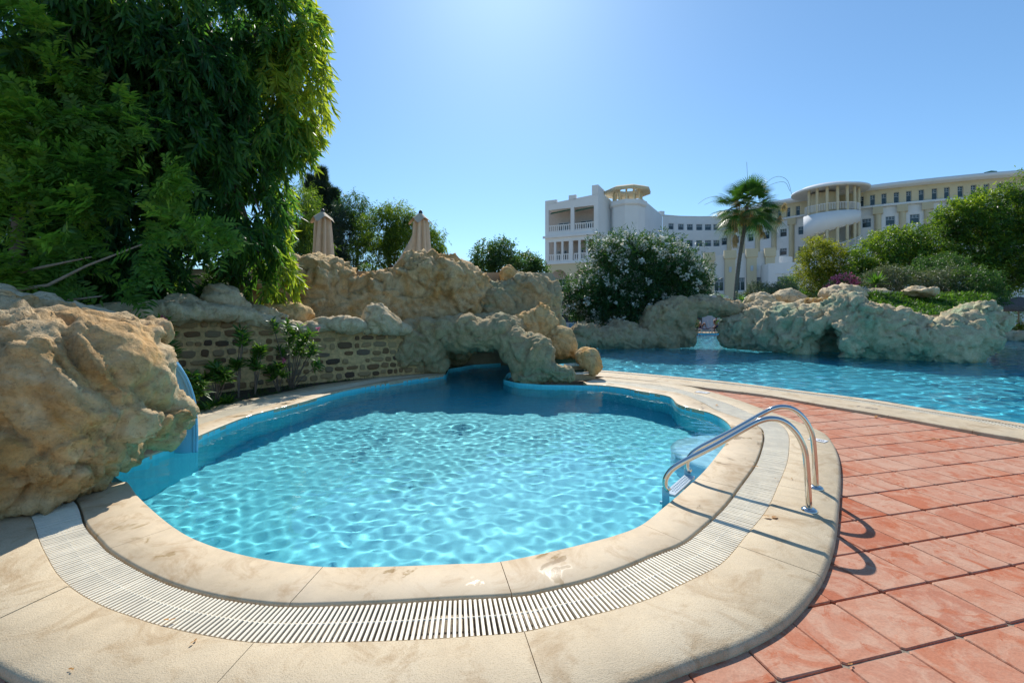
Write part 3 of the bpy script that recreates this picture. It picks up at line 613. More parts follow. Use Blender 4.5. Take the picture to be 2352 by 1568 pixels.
rock('boulder', 'rock_orange', 'small orange boulder beside the bottom of the steps', 'boulder', [(1352, 828, 10.15, 22, 26, .28), (1366, 845, 10.0, 18, 18, .22), (1345, 815, 10.3, 16, 14, .2)], h=.03, k=.1, amp=.35, seed=11.9, zmin=.0, lump=.6)
# steps with green carpet
st = empty('garden_steps', (*G(1340, 858), 0)); tag(st, 'two stone steps with green carpet and white nosing beside the arch', 'steps')
M['turf'] = flat('green_carpet', (.05, .11, .05), .95, var=.3, scale=20, bmp=.8, bscale=200); M['riser'] = flat('sandstone_riser', (.46, .33, .19), .9, var=.3, scale=7, bmp=.5); M['nosing'] = flat('white_nosing', (.66, .64, .58), .6)
bx, by = G(1340, 858)
def rel(o): 
    o.location = (-bx, -by, 0); return o
for k, (l, r, Yf, zt) in enumerate([((1311), (1370), 9.95, .19), ((1296), (1342), 10.3, .345)]):
    X0, X1 = (l-CX)/F*Yf, (r-CX)/F*Yf; sk_ = .35
    b = MB(); b.add([(X0, Yf-.10, 0), (X1, Yf+.12, 0), (X1, Yf+.12, zt-.05), (X0, Yf-.10, zt-.05)], [(0, 1, 2, 3)])
    for q in range(2):
        f0 = .33*q; 
    rel(b.build('riser', M['riser'], st))
    b = MB(); b.add([(X0-.02, Yf-.125, zt-.04), (X1, Yf+.095, zt-.04), (X1, Yf+.095, zt), (X0-.02, Yf-.125, zt), (X1, Yf+.15, zt), (X0, Yf-.07, zt), (X0, Yf-.07, zt-.04), (X1, Yf+.15, zt-.04)], [(0, 1, 2, 3), (3, 2, 4, 5), (0, 6, 7, 1), (2, 1, 7, 4)]); rel(b.build('nosing', M['nosing'], st))
    b = MB(); b.add([(X0, Yf-.07, zt+.004), (X1, Yf+.15, zt+.004), (X1, Yf+.75, zt+.004), (X0, Yf+.75, zt+.004)], [(0, 1, 2, 3)]); rel(b.build('carpet', M['turf'], st))
b = MB(); b.add([P(1262, 838, 10.5), P(1342, 829, 10.6), P(1318, 800, 11.3), P(1262, 790, 11.6)], [(0, 1, 2, 3)]); rel(b.build('carpet', M['turf'], st))
# far rocks of the large pool
rock('rock_arch', 'rock_brown', 'brown rock arch bridging the water at the far left of the large pool', 'rock arch',
     [(1500, 745, 20.5, 26, 44, .8), (1530, 720, 20.5, 36, 34, .9), (1560, 730, 20.4, 32, 44, .8), (1575, 775, 20.3, 20, 28, .6), (1520, 775, 20.4, 34, 34, .8), (1560, 705, 20.4, 32, 20, .7), (1605, 702, 20.3, 32, 21, .7), (1610, 690, 20.6, 14, 15, .5), (1650, 703, 20.2, 36, 19, .7), (1690, 712, 20.0, 34, 21, .8)],
     h=.085, k=.25, amp=.85, seed=12.4, zmin=-.4)
rock('boulder', 'rock_brown', 'low brown rocks under the white oleander bush at the far pool edge', 'boulder', [(1345, 772, 19.8, 34, 30, .8), (1395, 778, 19.9, 32, 26, .8), (1440, 775, 20.0, 36, 30, .8), (1475, 780, 20.2, 34, 26, .8), (1420, 752, 20.6, 26, 16, .7), (1325, 790, 19.6, 24, 16, .6)], h=.085, k=.22, amp=.8, seed=13.3, zmin=-.4)
rock('rock_island', 'rock_teal', 'long teal tinted rock island with a cave in the large pool', 'rock island',
     [(1700, 762, 19.6, 42, 46, 1.), (1730, 745, 19.4, 38, 46, 1.), (1765, 770, 18.6, 45, 46, 1.), (1805, 745, 18.0, 48, 42, 1.), (1845, 750, 17.3, 42, 46, 1.1), (1830, 785, 17.4, 52, 36, .9), (1945, 735, 16.2, 42, 62, 1.1), (1925, 780, 16.0, 40, 48, 1.), (1985, 755, 15.9, 45, 66, 1.2),
      (2035, 765, 15.5, 48, 60, 1.2), (2090, 780, 15.1, 52, 54, 1.2), (2150, 785, 14.9, 55, 55, 1.2), (2200, 772, 14.9, 44, 58, 1.1), (2242, 740, 15.2, 37, 46, 1.0), (2258, 732, 15.6, 20, 28, .7), (2240, 785, 15.3, 28, 30, .7), (2170, 815, 14.6, 60, 24, .8), (1905, 770, 18.6, 60, 62, .8), (1880, 720, 17.4, 40, 18, 1.), (1760, 735, 20.5, 80, 40, .9)],
     cuts=[(1907, 802, 15.0+.5*q, 24, 60, .5) for q in range(5)]+[(1870, 800, 16.0+.4*q, 22, 38, .45) for q in range(2)], h=.085, k=.25, amp=1.0, seed=14.6, zmin=-.4)
for i, (px, py, Y, rx, ry, rd, lb) in enumerate([(1745, 695, 21.5, 32, 24, .8, 'pale rock at the left end of the island top'), (1808, 686, 22.5, 34, 20, .8, 'broad pale rock behind the island, below the grey shrubs'), (1860, 700, 20.5, 28, 16, .7, 'low pale rock beside the dry patch on the island'),
                                    (1935, 676, 21.0, 42, 22, .9, 'pale rock under the pink flowers on the island'), (2005, 676, 21.5, 30, 13, .8, 'pale rock at the foot of the spiky yucca'), (2110, 668, 20.0, 34, 9, .6, 'flat pale rock among the island grasses')]):
    rock('boulder', 'rock_cap', lb, 'boulder', [(px, py, Y, rx, ry, rd), (px+rx*.5, py+ry*.3, Y, rx*.6, ry*.8, rd*.8)], h=.075, k=.2, amp=.6, seed=15+i*1.7, group='pale rocks on top of the island')
rock('boulder', 'rock_cap', 'low pale shore rocks at the far right pool edge below the hedge', 'boulder', [(2312, 772, 26, 22, 14, .8), (2345, 775, 25.5, 26, 15, .8), (2385, 776, 25, 30, 16, .8)], h=.1, k=.2, amp=.7, seed=27.1, zmin=-.3)
# island soil, upper terraces, planting bed
def slab_poly(name, poly, z, mat, z0=-.1):
    poly = np.array(poly); V, T = fill([poly]); V[:, 2] = z; n = len(poly); W = np.vstack([np.c_[poly, np.full(n, z0)], np.c_[poly, np.full(n, z)]]); i = np.arange(n)
    q = np.stack([i, (i+1) % n, n+(i+1) % n, n+i], 1); t2 = np.vstack([q[:, [0, 1, 2]], q[:, [0, 2, 3]]])
    return tag(obj(name, me_np(name, np.vstack([V, W]), np.vstack([T, t2+len(V)]), mat)), kind='structure')
slab_poly('planting_bed', np.vstack([L3[60:-20], wp[::-1][3:-8]+wnm[::-1][3:-8]*-.1]), .035, M['soil'])
slab_poly('upper_planting_bed', np.vstack([wp-wnm*.2, [(-1.8, 13.4), (-8, 12.4), (-14, 11.5), (-14, 5.5)]]), 1.12, M['soil'])
slab_poly('upper_terrace', [(-14, 12.3), (-6.5, 12.2), (-5, 12.8), (-1.5, 13.3), (1.2, 13.4), (1.6, 16), (1.5, 40), (-40, 40), (-40, 12.5)], 2.75, M['sand'])
slab_poly('island_soil', [P(1690, 0, 20.6)[:2], P(1780, 0, 18.8)[:2], P(1860, 0, 17.6)[:2], P(1945, 0, 16.5)[:2], P(2030, 0, 16)[:2], P(2230, 0, 15.2)[:2], P(2275, 0, 17)[:2], P(2260, 0, 23)[:2], P(2000, 0, 25)[:2], P(1760, 0, 25)[:2]], 1.45, M['sand'], 1.0)
slab_poly('far_bank', [(8, 38), (13, 34.6), (16.5, 34.8), (24, 29.5), (30, 26.8), (60, 27), (60, 60), (8, 60)], .0, M['sand'], -.1)

# ------------------------------------------------------------------ blue slide
M['slide'] = flat('sky_blue_fibreglass', (.22, .52, .74), .35, var=.06)
def slide():
    root = empty('water_slide', (-3.9, 4.95, 0)); tag(root, 'sky blue water slide curving down behind the huge left boulder', 'water slide')
    c = cat([(-5.1, 4.1, 1.30), (-4.6, 4.5, 1.17), (-4.2, 4.8, 1.02), (-4.0, 4.95, .82), (-3.92, 5.02, .55), (-3.9, 5.04, .25), (-3.9, 5.04, -.06)], 8)
    nn = len(c); hd = np.array([.77, .63]); cr = np.array([.63, -.77]); prof = []
    for a in np.linspace(0, math.pi, 15): prof.append((-math.cos(a)*.3, .2-math.sin(a)*.2))
    prof = [(-.335, .19), (-.33, .225), (-.3, .225)]+prof+[(.3, .225), (.33, .225), (.335, .19)]
    V = []
    for i in range(nn):
        t = c[min(i+1, nn-1)]-c[max(i-1, 0)]; t /= np.linalg.norm(t); side = np.array([cr[0], cr[1], 0]); up = np.cross(side, t); up /= np.linalg.norm(up); up *= np.sign(up[2]) if abs(up[2]) > 1e-3 else 1
        if np.dot(up, [hd[0], hd[1], 1]) < 0: up = -up
        for a, b in prof: V.append(c[i]+side*a+up*b)
    k = len(prof); Fq = [(i*k+j, i*k+j+1, (i+1)*k+j+1, (i+1)*k+j) for i in range(nn-1) for j in range(k-1)]
    me = me_np('chute', V, Fq, M['slide'], True); o = obj('chute', me, root, (3.9, -4.95, 0)); so_ = o.modifiers.new('s', 'SOLIDIFY'); so_.thickness = .012
    b = MB(); 
    for e in (1, k-2): b.tube([V[i*k+e] for i in range(nn)], .014, 8)
    b.build('rim', M['slide'], root, True).location = (3.9, -4.95, 0)
slide()

# ------------------------------------------------------------------ ladder
def rail():
    A = np.array([2.206, 3.28]); B = np.array([1.228, 3.56])
    def pl(x, y):
        k = (x-CX)/F; d = B-A; t = (A[0]-k*A[1])/(k*d[1]-d[0]); q = A+d*t; return (q[0], q[1], CAMH-(y-HY)*q[1]/F)
    z8 = lambda x, y: (1470+x/3.938, 888+y/3.938)
    px = [z8(*p) for p in [(1520, 900), (1508, 720), (1490, 580), (1440, 455), (1370, 365), (1290, 308), (1200, 288), (1110, 300), (1000, 350), (700, 520), (500, 622), (360, 695), (280, 755), (232, 830), (228, 890), (262, 935)]]
    mid = cat([pl(*p) for p in px], 5)
    pts = [(A[0], A[1], ZC)]+[tuple(p) for p in mid]
    root = empty('pool_ladder', (*A, ZC)); tag(root, 'shiny steel pool ladder with two arched handrails at the kidney pool', 'ladder')
    sh = np.array([.342, .422]); b = MB(); q = resample(np.array(pts), .02); q = q-np.array([*A, ZC]); b.tube(q, .0215, 16); r1 = b.build('handrail', M['chrome'], root, True); r2 = obj('handrail', r1.data, root, (*sh, 0))
    pb = MB().lathe([(0, .022), (.026, .022), (.034, .02), (.05, .011), (.055, .003), (.055, 0)], n=28); p1 = pb.build('base_plate', M['chrome'], root, True); p2 = obj('base_plate', p1.data, root, (*sh, 0))
    M['stringer'] = flat('pale_blue_plastic', (.30, .55, .66), .4, var=.05); M['tread'] = flat('grey_tread', (.5, .58, .63), .3, var=.05)
    D = (A-B)/np.linalg.norm(A-B)
    for s_ in (0, 1):
        b = MB(); an = math.atan2(D[1], D[0]); c = B+sh*s_+D*.01-A
        b.box((c[0], c[1], -.42-ZC), (.055, .012, 1.06), an)
        for zz in (-.02, -.2, -.45): b.box((c[0]-D[0]*.035, c[1]-D[1]*.035, zz-ZC), (.02, .02, .02), an)
        o = b.build('stringer', M['stringer'], root); o.cycles.is_caustics_receiver = True
    ang = math.atan2(sh[1], sh[0])
    for zz in (.045, -.2, -.45):
        b = MB(); c = B+sh*.5+D*.035-A; L = np.linalg.norm(sh)-.02; Rm = Matrix.Rotation(ang, 3, 'Z')
        b.box((c[0], c[1], zz-ZC), (L, .085, .02), ang); b.box((c[0]-D[0]*.04, c[1]-D[1]*.04, zz-ZC-.012), (L, .008, .035), ang)
        for u in range(12):
            for v in range(3):
                p = Rm@Vector(((u-5.5)*.034, (v-1)*.022, 0)); b.box((c[0]+p.x, c[1]+p.y, zz-ZC+.012), (.014, .008, .006), ang)
        o = b.build('step', M['tread'], root); o.cycles.is_caustics_receiver = True
rail()
# underwater bench in the right bay and wall fitting
b = MB(); b.lathe([(0, -.55), (.72, -.55), (.78, -.58), (.78, -1.15)], (2.75, 5.35, 0), 32); o = b.build('pool_bench', flat('pale_pool_paint', (.35, .68, .80), .5), None, True); tag(o, kind='structure'); o.cycles.is_caustics_receiver = True

# ------------------------------------------------------------------ closed parasols
M['canvas'] = flat('beige_canvas', (.62, .50, .37), .9, var=.08, scale=5, bmp=.3, bscale=50); M['dkmetal'] = flat('dark_metal', (.05, .045, .045), .5)
def parasol(px, py0, py1, Y, half, label, flare=0., seed=0):
    base = P(px, py1, Y); top = P(px, py0, Y); zb = 2.75; root = empty('closed_parasol', (base[0], Y, zb)); tag(root, label, 'parasol', 'closed beige parasols on the rock wall')
    H = top[2]-zb; b = MB(); b.tube([(0, 0, 0), (0, 0, H-.1)], .028, 10); b.build('pole', M['dkmetal'], root)
    b = MB(); b.lathe([(0, .0), (.05, .01), (.075, .06), (.06, .12), (.03, .16), (0, .17)], (0, 0, H-.16), 12); b.build('finial', M['dkmetal'], root, True)
    r = random.Random(seed); nA = 96; rows = []; ht = top[2]-base[2]; z1 = H-.14; z0 = H-ht-.35; zs = np.linspace(0, 1, 26); ph = [r.uniform(0, 6.28) for _ in range(4)]
    V = []
    for t in zs:
        z = z1+(z0-z1)*t; R0_ = .06+half*(.62*min(1, t/.16)**.7+.38*t)*.92
        for k in range(nA):
            a = 2*math.pi*k/nA; fold = math.cos(8*a+ph[0]+.5*math.sin(t*3+ph[1]))*.5+.5; fold = fold**.6
            rr = R0_*(.52+.48*fold)*(1+.08*math.sin(3*a+ph[2]+t*2)); dx = 0
            if flare: dx = -flare*max(0, t-.35)**1.2*max(0, -math.cos(a))**2
            V.append((rr*math.cos(a)+dx, rr*math.sin(a), z+.05*math.sin(4*a+ph[3])*t))
    Q = [(i*nA+k, i*nA+(k+1) % nA, (i+1)*nA+(k+1) % nA, (i+1)*nA+k) for i in range(25) for k in range(nA)]
    o = obj('cover', me_np('cover', V, Q, M['canvas'], True), root)
    V = []
    for j in range(6):
        t = j/5
        for k in range(48):
            a = 2*math.pi*k/48+.2; c = abs(math.cos(2*a)); rr = .05+half*t*(.78+.25*c**3); V.append((rr*math.cos(a), rr*math.sin(a), H-.1-.34*t*(.6+.55*c**2)-.02*math.sin(7*a)*t))
    Q = [(i*48+k, i*48+(k+1) % 48, (i+1)*48+(k+1) % 48, (i+1)*48+k) for i in range(5) for k in range(48)]
    obj('vent_flap', me_np('vent_flap', V, Q, M['canvas'], True), root)
parasol(741, 480, 586, 15.5, .36, 'closed beige parasol left on the rock wall, beside the conifer', 0, 1)
parasol(966, 483, 600, 15.5, .36, 'closed beige parasol with one side billowing out to the left', 1.15, 2)

# ------------------------------------------------------------------ vegetation
def unit(v): return v/(np.linalg.norm(v, axis=-1, keepdims=True)+1e-9)
def leaves_mesh(name, Pn, D, Nn, L, Wd, mat, lv, droop=.0, simple=False):
    """blades from base P along D, facing N; bent by droop"""
    Pn, D, Nn = np.asarray(Pn, float), unit(np.asarray(D, float)), np.asarray(Nn, float); S = unit(np.cross(D, Nn)); U = np.cross(S, D); n = len(Pn)
    L = np.broadcast_to(L, (n,))[:, None]; Wd = np.broadcast_to(Wd, (n,))[:, None]; dn = np.array([0, 0, -1.])*droop
    at = lambda t, w, u=0.: Pn+D*L*t+S*Wd*w+dn*L*t*t+U*Wd*u
    if simple:
        V = np.stack([at(0, 0), at(.5, .5), at(1, 0), at(.5, -.5)], 1); T = np.array([[0, 1, 2], [0, 2, 3]])
    else:
        V = np.stack([at(0, 0), at(.32, .5, .12), at(.32, -.5, .12), at(.7, .36, .1), at(.7, -.36, .1), at(1, 0)], 1); T = np.array([[0, 1, 2], [1, 3, 4], [1, 4, 2], [3, 5, 4]])
    k = V.shape[1]; me = me_np(name, V.reshape(-1, 3), (T[None]+np.arange(n)[:, None, None]*k).reshape(-1, 3), mat, False)
    a = me.attributes.new('lv', 'FLOAT', 'POINT'); a.data.foreach_set('value', np.repeat(np.clip(lv, 0, 1), k).astype(np.float32)); return me
def in_blobs(blobs, n, rs, shell=.55):
    """points spread through ellipsoid lobes, more of them near the surface; returns points, outward directions, lobe index"""
    vol = np.array([b[3]*b[4] for b in blobs], float); idx = rs.choice(len(blobs), n, p=vol/vol.sum()); d = unit(rs.normal(size=(n, 3))); r = rs.uniform(shell**3, 1, n)**(1/3)
    C = np.array([P(b[0], b[1], b[2]) for b in blobs]); Rr = np.array([[b[3]*b[2]/F, b[5], b[4]*b[2]/F] for b in blobs])
    return C[idx]+d*Rr[idx]*r[:, None], d, idx, r
def crown(name, blobs, n, L, Wd, mat, parent, rs, per=9, spread=.18, droop=.3, down=0., shell=.5, simple=True, rough_edge=.12, lvb=0., gap=-.2):
    """twigs scattered through the lobes, each carrying several leaves"""
    m = max(1, n//per); Q, d, idx, r = in_blobs(blobs, m, rs, shell)
    nz = perlin(Q*1.1+3.3); keep = nz > gap; Q, d, idx, r = Q[keep], d[keep], idx[keep], r[keep]; m = len(Q)
    Q = Q+d*(rough_edge*perlin(Q*2.3+8))[:, None]*2
    tw = unit(d*.8+rs.normal(size=(m, 3))*.5+np.array([0, 0, .25-down*1.6])); tl = spread*rs.uniform(.6, 1.5, m)
    t = rs.uniform(0, 1, (m, per)); B = Q[:, None]+tw[:, None]*tl[:, None, None]*t[..., None]+rs.normal(size=(m, per, 3))*spread*.1
    D = unit(tw[:, None]*.7+rs.normal(size=(m, per, 3))*.65+np.array([0, 0, -down])); Nn = unit(rs.normal(size=(m, per, 3))+np.array([0, -.2, .6]))
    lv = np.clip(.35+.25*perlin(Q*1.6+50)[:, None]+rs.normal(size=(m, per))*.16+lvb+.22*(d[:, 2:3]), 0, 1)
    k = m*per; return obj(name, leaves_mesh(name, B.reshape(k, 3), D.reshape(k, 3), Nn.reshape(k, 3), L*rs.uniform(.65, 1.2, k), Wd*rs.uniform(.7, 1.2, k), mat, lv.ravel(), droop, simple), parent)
M['bark'] = flat('grey_brown_bark', (.17, .13, .10), .95, var=.4, scale=9, bmp=1., bscale=30)
M['leaf_euc'] = leaf_mat('drooping_gum_leaves', (.022, .09, .035), (.09, .21, .045), (.33, .38, .05), .52)
M['leaf_pep'] = leaf_mat('bright_pinnate_leaves', (.035, .12, .03), (.13, .26, .045), (.30, .42, .07), .5)
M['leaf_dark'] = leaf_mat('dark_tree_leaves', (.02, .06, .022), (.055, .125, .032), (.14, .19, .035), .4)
M['leaf_conifer'] = leaf_mat('blue_green_needles', (.015, .035, .028), (.03, .065, .045), (.06, .10, .05), .2)
M['leaf_yel'] = leaf_mat('yellow_green_leaves', (.04, .065, .012), (.18, .21, .022), (.42, .36, .035), .5)
M['leaf_lime'] = leaf_mat('lime_tree_leaves', (.02, .06, .014), (.11, .19, .022), (.38, .44, .04), .45)
M['leaf_grey'] = leaf_mat('grey_green_leaves', (.05, .07, .045), (.12, .15, .09), (.2, .22, .14), .25)
M['leaf_ole'] = leaf_mat('oleander_leaves', (.012, .045, .016), (.035, .10, .025), (.11, .18, .035), .3)
M['petal'] = leaf_mat('white_petals', (.62, .63, .55), (.75, .75, .66), (.86, .86, .82), .3, .6, .2, (1, 1, 1))
M['pink'] = leaf_mat('pink_petals', (.5, .08, .16), (.6, .16, .28), (.7, .3, .4), .35, .6, .2, (1.1, 1, 1))
M['blade'] = leaf_mat('grass_blades', (.03, .085, .018), (.07, .17, .025), (.18, .27, .05), .4)
M['dry'] = leaf_mat('dry_fibres', (.35, .22, .12), (.5, .36, .22), (.62, .5, .34), .3, .8, .1)
def tree(name, label, cat_, blobs, n, L, Wd, mat, trunk, seed, group=None, tz=0., **kw):
    rs = np.random.default_rng(seed); bx, by, br = trunk; root = empty(name, (bx, by, tz)); tag(root, label, cat_, group)
    C = [P(b[0], b[1], b[2]) for b in blobs]; top = max(c[2] for c in C); b = MB(); m = Vector((bx, by, tz)); t = Vector((np.mean([c[0] for c in C])*.5+bx*.5, by, tz+(top-tz)*.6))
    b.tube([m, m.lerp(t, .5)+Vector((.06, 0, 0)), t], [br, br*.8, br*.55], 9); root_ = b.build('trunk', M['bark'], root, True); root_.location = (-bx, -by, -tz)
    b = MB()
    for c in C:
        a = m.lerp(t, rs.uniform(.5, 1)); c = Vector(c); b.tube([a, a.lerp(c, .5)+Vector((0, 0, .1)), c], [br*.4, br*.25, br*.1], 6, False)
    b.build('limbs', M['bark'], root, True).location = (-bx, -by, -tz)
    o = crown('crown', blobs, n, L, Wd, mat, root, rs, **kw); o.location = (-bx, -by, -tz); return root, o
# the great gum tree on the left: drooping sprays of long leaves
def gum():
    rs = np.random.default_rng(21); root = empty('gum_tree', (-6.2, 10.2, 1.1)); tag(root, 'huge gum tree with long drooping leaves filling the upper left sky', 'tree')
    b = MB(); b.tube([(0, 0, -.3), (-.1, 0, 2), (-.4, -.3, 4.5), (-.6, -.4, 7)], [.26, .22, .17, .1], 12); b.build('trunk', M['bark'], root, True)
    lob = [(560, 60, 9.6, 150, 130, 1.4), (640, 40, 9.6, 95, 90, 1.1), (690, 150, 9.8, 52, 70, .8), (702, 215, 9.8, 40, 46, .7), (655, 290, 9.8, 46, 46, .7), (600, 260, 9.6, 110, 120, 1.2), (575, 410, 9.5, 62, 75, .9), (598, 490, 9.5, 46, 60, .7), (600, 600, 9.3, 58, 75, .7), (530, 560, 9.1, 90, 90, .8),
           (480, 360, 9.0, 130, 140, 1.2), (400, 180, 8.6, 150, 150, 1.2), (300, 60, 8.2, 190, 120, 1.2), (100, 60, 7.8, 200, 150, 1.2), (330, 330, 8.4, 150, 120, 1.), (430, 620, 8.9, 95, 60, .6), (250, 560, 8.3, 160, 110, .8), (60, 500, 8., 160, 190, .9), (60, 280, 7.8, 150, 150, .9)]
    b = MB()
    for l in lob:
        c = Vector(P(*l[:3]))-Vector(root.location); a = Vector((-.4, -.3, 3.5)).lerp(Vector((-.6, -.4, 6)), random.random()); b.tube([a, a.lerp(c, .5)+Vector((0, 0, .3)), c], [.08, .05, .015], 6, False)
    b.build('limbs', M['bark'], root, True)
    nt_ = 6500; Q, d, idx, r = in_blobs(lob, nt_, rs, .45); m = len(Q)
    nz = fbm(Q*1.15+7.7, 2); keep = nz > -.12; Q, d, idx = Q[keep], d[keep], idx[keep]; m = len(Q)
    # each hanging twig bends down; leaves hang from it in pairs
    per = 22; ln = rs.uniform(.3, .62, m); out = unit(d*np.array([1, 1, .3])+rs.normal(size=(m, 3))*.5)
    t = np.sort(rs.uniform(0, 1, (m, per)), 1); B = Q[:, None]+out[:, None]*(ln[:, None]*.55*np.sqrt(t))[..., None]+np.array([0, 0, -1.])*(ln[:, None]*.8*t**1.4)[..., None]
    D = unit(np.array([0, 0, -.85])+out[:, None]*.55+rs.normal(size=(m, per, 3))*.5); Nn = unit(rs.normal(size=(m, per, 3)))
    lv = np.clip(.32+.5*perlin(Q*1.0+50)[:, None]+rs.normal(size=(m, per))*.15+np.clip((Q[:, 0:1]/Q[:, 1:2]*F+CX-560)/260, -.1, .55), 0, 1)  # sunlit look painted in: leaves lighter and yellower towards the right edge
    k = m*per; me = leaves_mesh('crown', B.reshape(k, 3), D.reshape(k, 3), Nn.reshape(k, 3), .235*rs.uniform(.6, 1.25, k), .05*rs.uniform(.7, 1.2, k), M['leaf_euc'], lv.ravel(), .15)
    o = obj('crown', me, root); o.location = -Vector(root.location)
    b = MB()
    for q in range(0, m, 3):
        pts = [Q[q]+out[q]*ln[q]*.55*math.sqrt(x)+np.array([0, 0, -1])*ln[q]*.8*x**1.4 for x in (0, .4, 1)]; b.tube(pts, .004, 3, False)
    b.build('twigs', M['bark'], root).location = -Vector(root.location)
gum()
def pepper():
    rs = np.random.default_rng(31); root = empty('mastic_tree', (-8.5, 7.4, .9)); tag(root, 'bright green tree with small paired leaflets reaching over the left boulder', 'tree')
    lob = [(40, 110, 6.9, 110, 90, .6), (120, 190, 6.9, 110, 70, .5), (60, 300, 6.8, 130, 90, .6), (220, 260, 6.9, 90, 50, .5), (300, 300, 7.0, 70, 35, .4), (150, 400, 6.7, 130, 60, .5), (330, 420, 6.9, 90, 36, .4), (60, 480, 6.5, 110, 70, .5), (230, 500, 6.6, 110, 50, .5), (400, 520, 6.8, 90, 34, .4), (470, 545, 6.8, 50, 22, .3), (300, 580, 6.5, 110, 40, .4), (120, 600, 6.3, 120, 55, .5), (210, 665, 6.5, 100, 26, .3), (370, 650, 6.7, 60, 30, .3), (20, 590, 6.2, 70, 60, .4)]
    C = [Vector(P(*l[:3])) for l in lob]; b = MB(); o0 = Vector((-8.5, 7.4, .9))
    b.tube([(0, 0, -.3), (.2, 0, 1.2), (.4, -.1, 3)], [.14, .11, .07], 10); b.build('trunk', M['bark'], root, True)
    b = MB()
    for pts in ([(0, 640, 6.1), (90, 615, 6.2), (210, 590, 6.3)], [(0, 672, 6.0), (110, 655, 6.1), (200, 610, 6.2), (330, 560, 6.4)], [(60, 700, 6.2), (150, 690, 6.3), (235, 680, 6.4)]):
        b.tube([Vector(P(*p))-o0 for p in pts], list(np.linspace(.03, .01, len(pts))), 7, False)
    b.build('limbs', flat('pale_branch_bark', (.30, .24, .19), .9, var=.3, scale=12), root, True)
    # pinnate sprays: a midrib with paired leaflets
    m = 4600; Q, d, idx, r = in_blobs(lob, m, rs, .35); nz = perlin(Q*1.2+1.7); keep = nz > -.02; Q, d = Q[keep], d[keep]; m = len(Q); per = 14
    ax = unit(d*np.array([1, .8, .7])+rs.normal(size=(m, 3))*.45+np.array([.25, -.25, .05])); sd_ = unit(np.cross(ax, rs.normal(size=(m, 3))*.5+np.array([0, -.5, 1.]))); up = np.cross(sd_, ax)
    t = (np.arange(per)//2+.5)/(per/2); sg = np.where(np.arange(per) % 2, 1., -1.); ln = rs.uniform(.22, .38, m)
    B = Q[:, None]+ax[:, None]*(ln[:, None]*t)[..., None]+np.array([0, 0, -.25])*(ln[:, None]*t*t)[..., None]
    D = unit(ax[:, None]*.55+sd_[:, None]*sg[None, :, None]*.8+rs.normal(size=(m, per, 3))*.14); Nn = up[:, None]+rs.normal(size=(m, per, 3))*.2
    lv = np.clip(.42+.5*perlin(Q*1.2+50)[:, None]+rs.normal(size=(m, per))*.12, 0, 1); k = m*per
    me = leaves_mesh('crown', B.reshape(k, 3), D.reshape(k, 3), Nn.reshape(k, 3), np.repeat(ln*.38, per)*rs.uniform(.8, 1.2, k), .038*rs.uniform(.8, 1.2, k), M['leaf_pep'], lv.ravel(), .1, False)
    obj('crown', me, root).location = -o0
pepper()
# hedge mass in the dark behind both trees: individual dense shrubs
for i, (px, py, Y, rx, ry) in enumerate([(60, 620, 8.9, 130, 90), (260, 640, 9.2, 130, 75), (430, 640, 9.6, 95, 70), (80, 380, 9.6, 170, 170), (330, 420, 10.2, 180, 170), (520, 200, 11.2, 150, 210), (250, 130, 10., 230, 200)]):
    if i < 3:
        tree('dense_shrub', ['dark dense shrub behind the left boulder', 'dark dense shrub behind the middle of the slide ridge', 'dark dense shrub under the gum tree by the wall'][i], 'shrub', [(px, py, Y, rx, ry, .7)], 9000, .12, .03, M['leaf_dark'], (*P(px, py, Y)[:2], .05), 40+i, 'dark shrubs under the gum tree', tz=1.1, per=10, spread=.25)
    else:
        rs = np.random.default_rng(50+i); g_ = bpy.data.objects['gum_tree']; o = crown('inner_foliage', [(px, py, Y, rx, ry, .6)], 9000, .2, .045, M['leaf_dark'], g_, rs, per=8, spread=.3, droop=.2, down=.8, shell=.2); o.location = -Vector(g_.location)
# trees beyond the rock wall
TG = 'trees beyond the rock wall'
def conifer(px, top, bot, Y, half, label, seed, n=5200):
    rs = np.random.default_rng(seed); base = P(px, bot, Y); H = P(px, top, Y)[2]; root = empty('conifer', (base[0], Y, 0)); tag(root, label, 'conifer', TG)
    MB().tube([(0, 0, 0), (.05, 0, H*.6), (0, 0, H)], [.2, .12, .02], 8).mesh('x', None); b = MB(); b.tube([(0, 0, 0), (.05, 0, H*.6), (0, 0, H)], [.2, .12, .02], 8); b.build('trunk', M['bark'], root, True)
    z0 = max(.5, base[2]-1); u = rs.uniform(0, 1, n)**.75; zz = z0+(H-z0)*u; rad = half*(1-u)**.7*rs.uniform(.15, 1, n); a = rs.uniform(0, 6.283, n); tier = np.sin(zz*5+rs.uniform(0, .6, n)); rad *= .75+.3*tier
    Q = np.stack([rad*np.cos(a), rad*np.sin(a), zz], 1); D = unit(np.stack([np.cos(a), np.sin(a), np.full(n, .75)], 1)+rs.normal(size=(n, 3))*.2)
    k = 5; Qr = np.repeat(Q, k, 0)+rs.normal(size=(n*k, 3))*.06; Dr = unit(np.repeat(D, k, 0)+rs.normal(size=(n*k, 3))*.3)
    obj('crown', leaves_mesh('crown', Qr, Dr, rs.normal(size=(n*k, 3)), .38*rs.uniform(.5, 1.2, n*k), .022, M['leaf_conifer'], rs.uniform(0, 1, n*k), -.1, True), root)
conifer(738, 392, 600, 27, 1.5, 'tall dark conifer left of the first closed parasol', 61)
conifer(768, 440, 600, 27, 1.0, 'shorter dark conifer behind the first closed parasol', 62, 3200)
conifer(712, 408, 600, 27, .8, 'thin conifer top at the edge of the gum tree', 63, 2200)
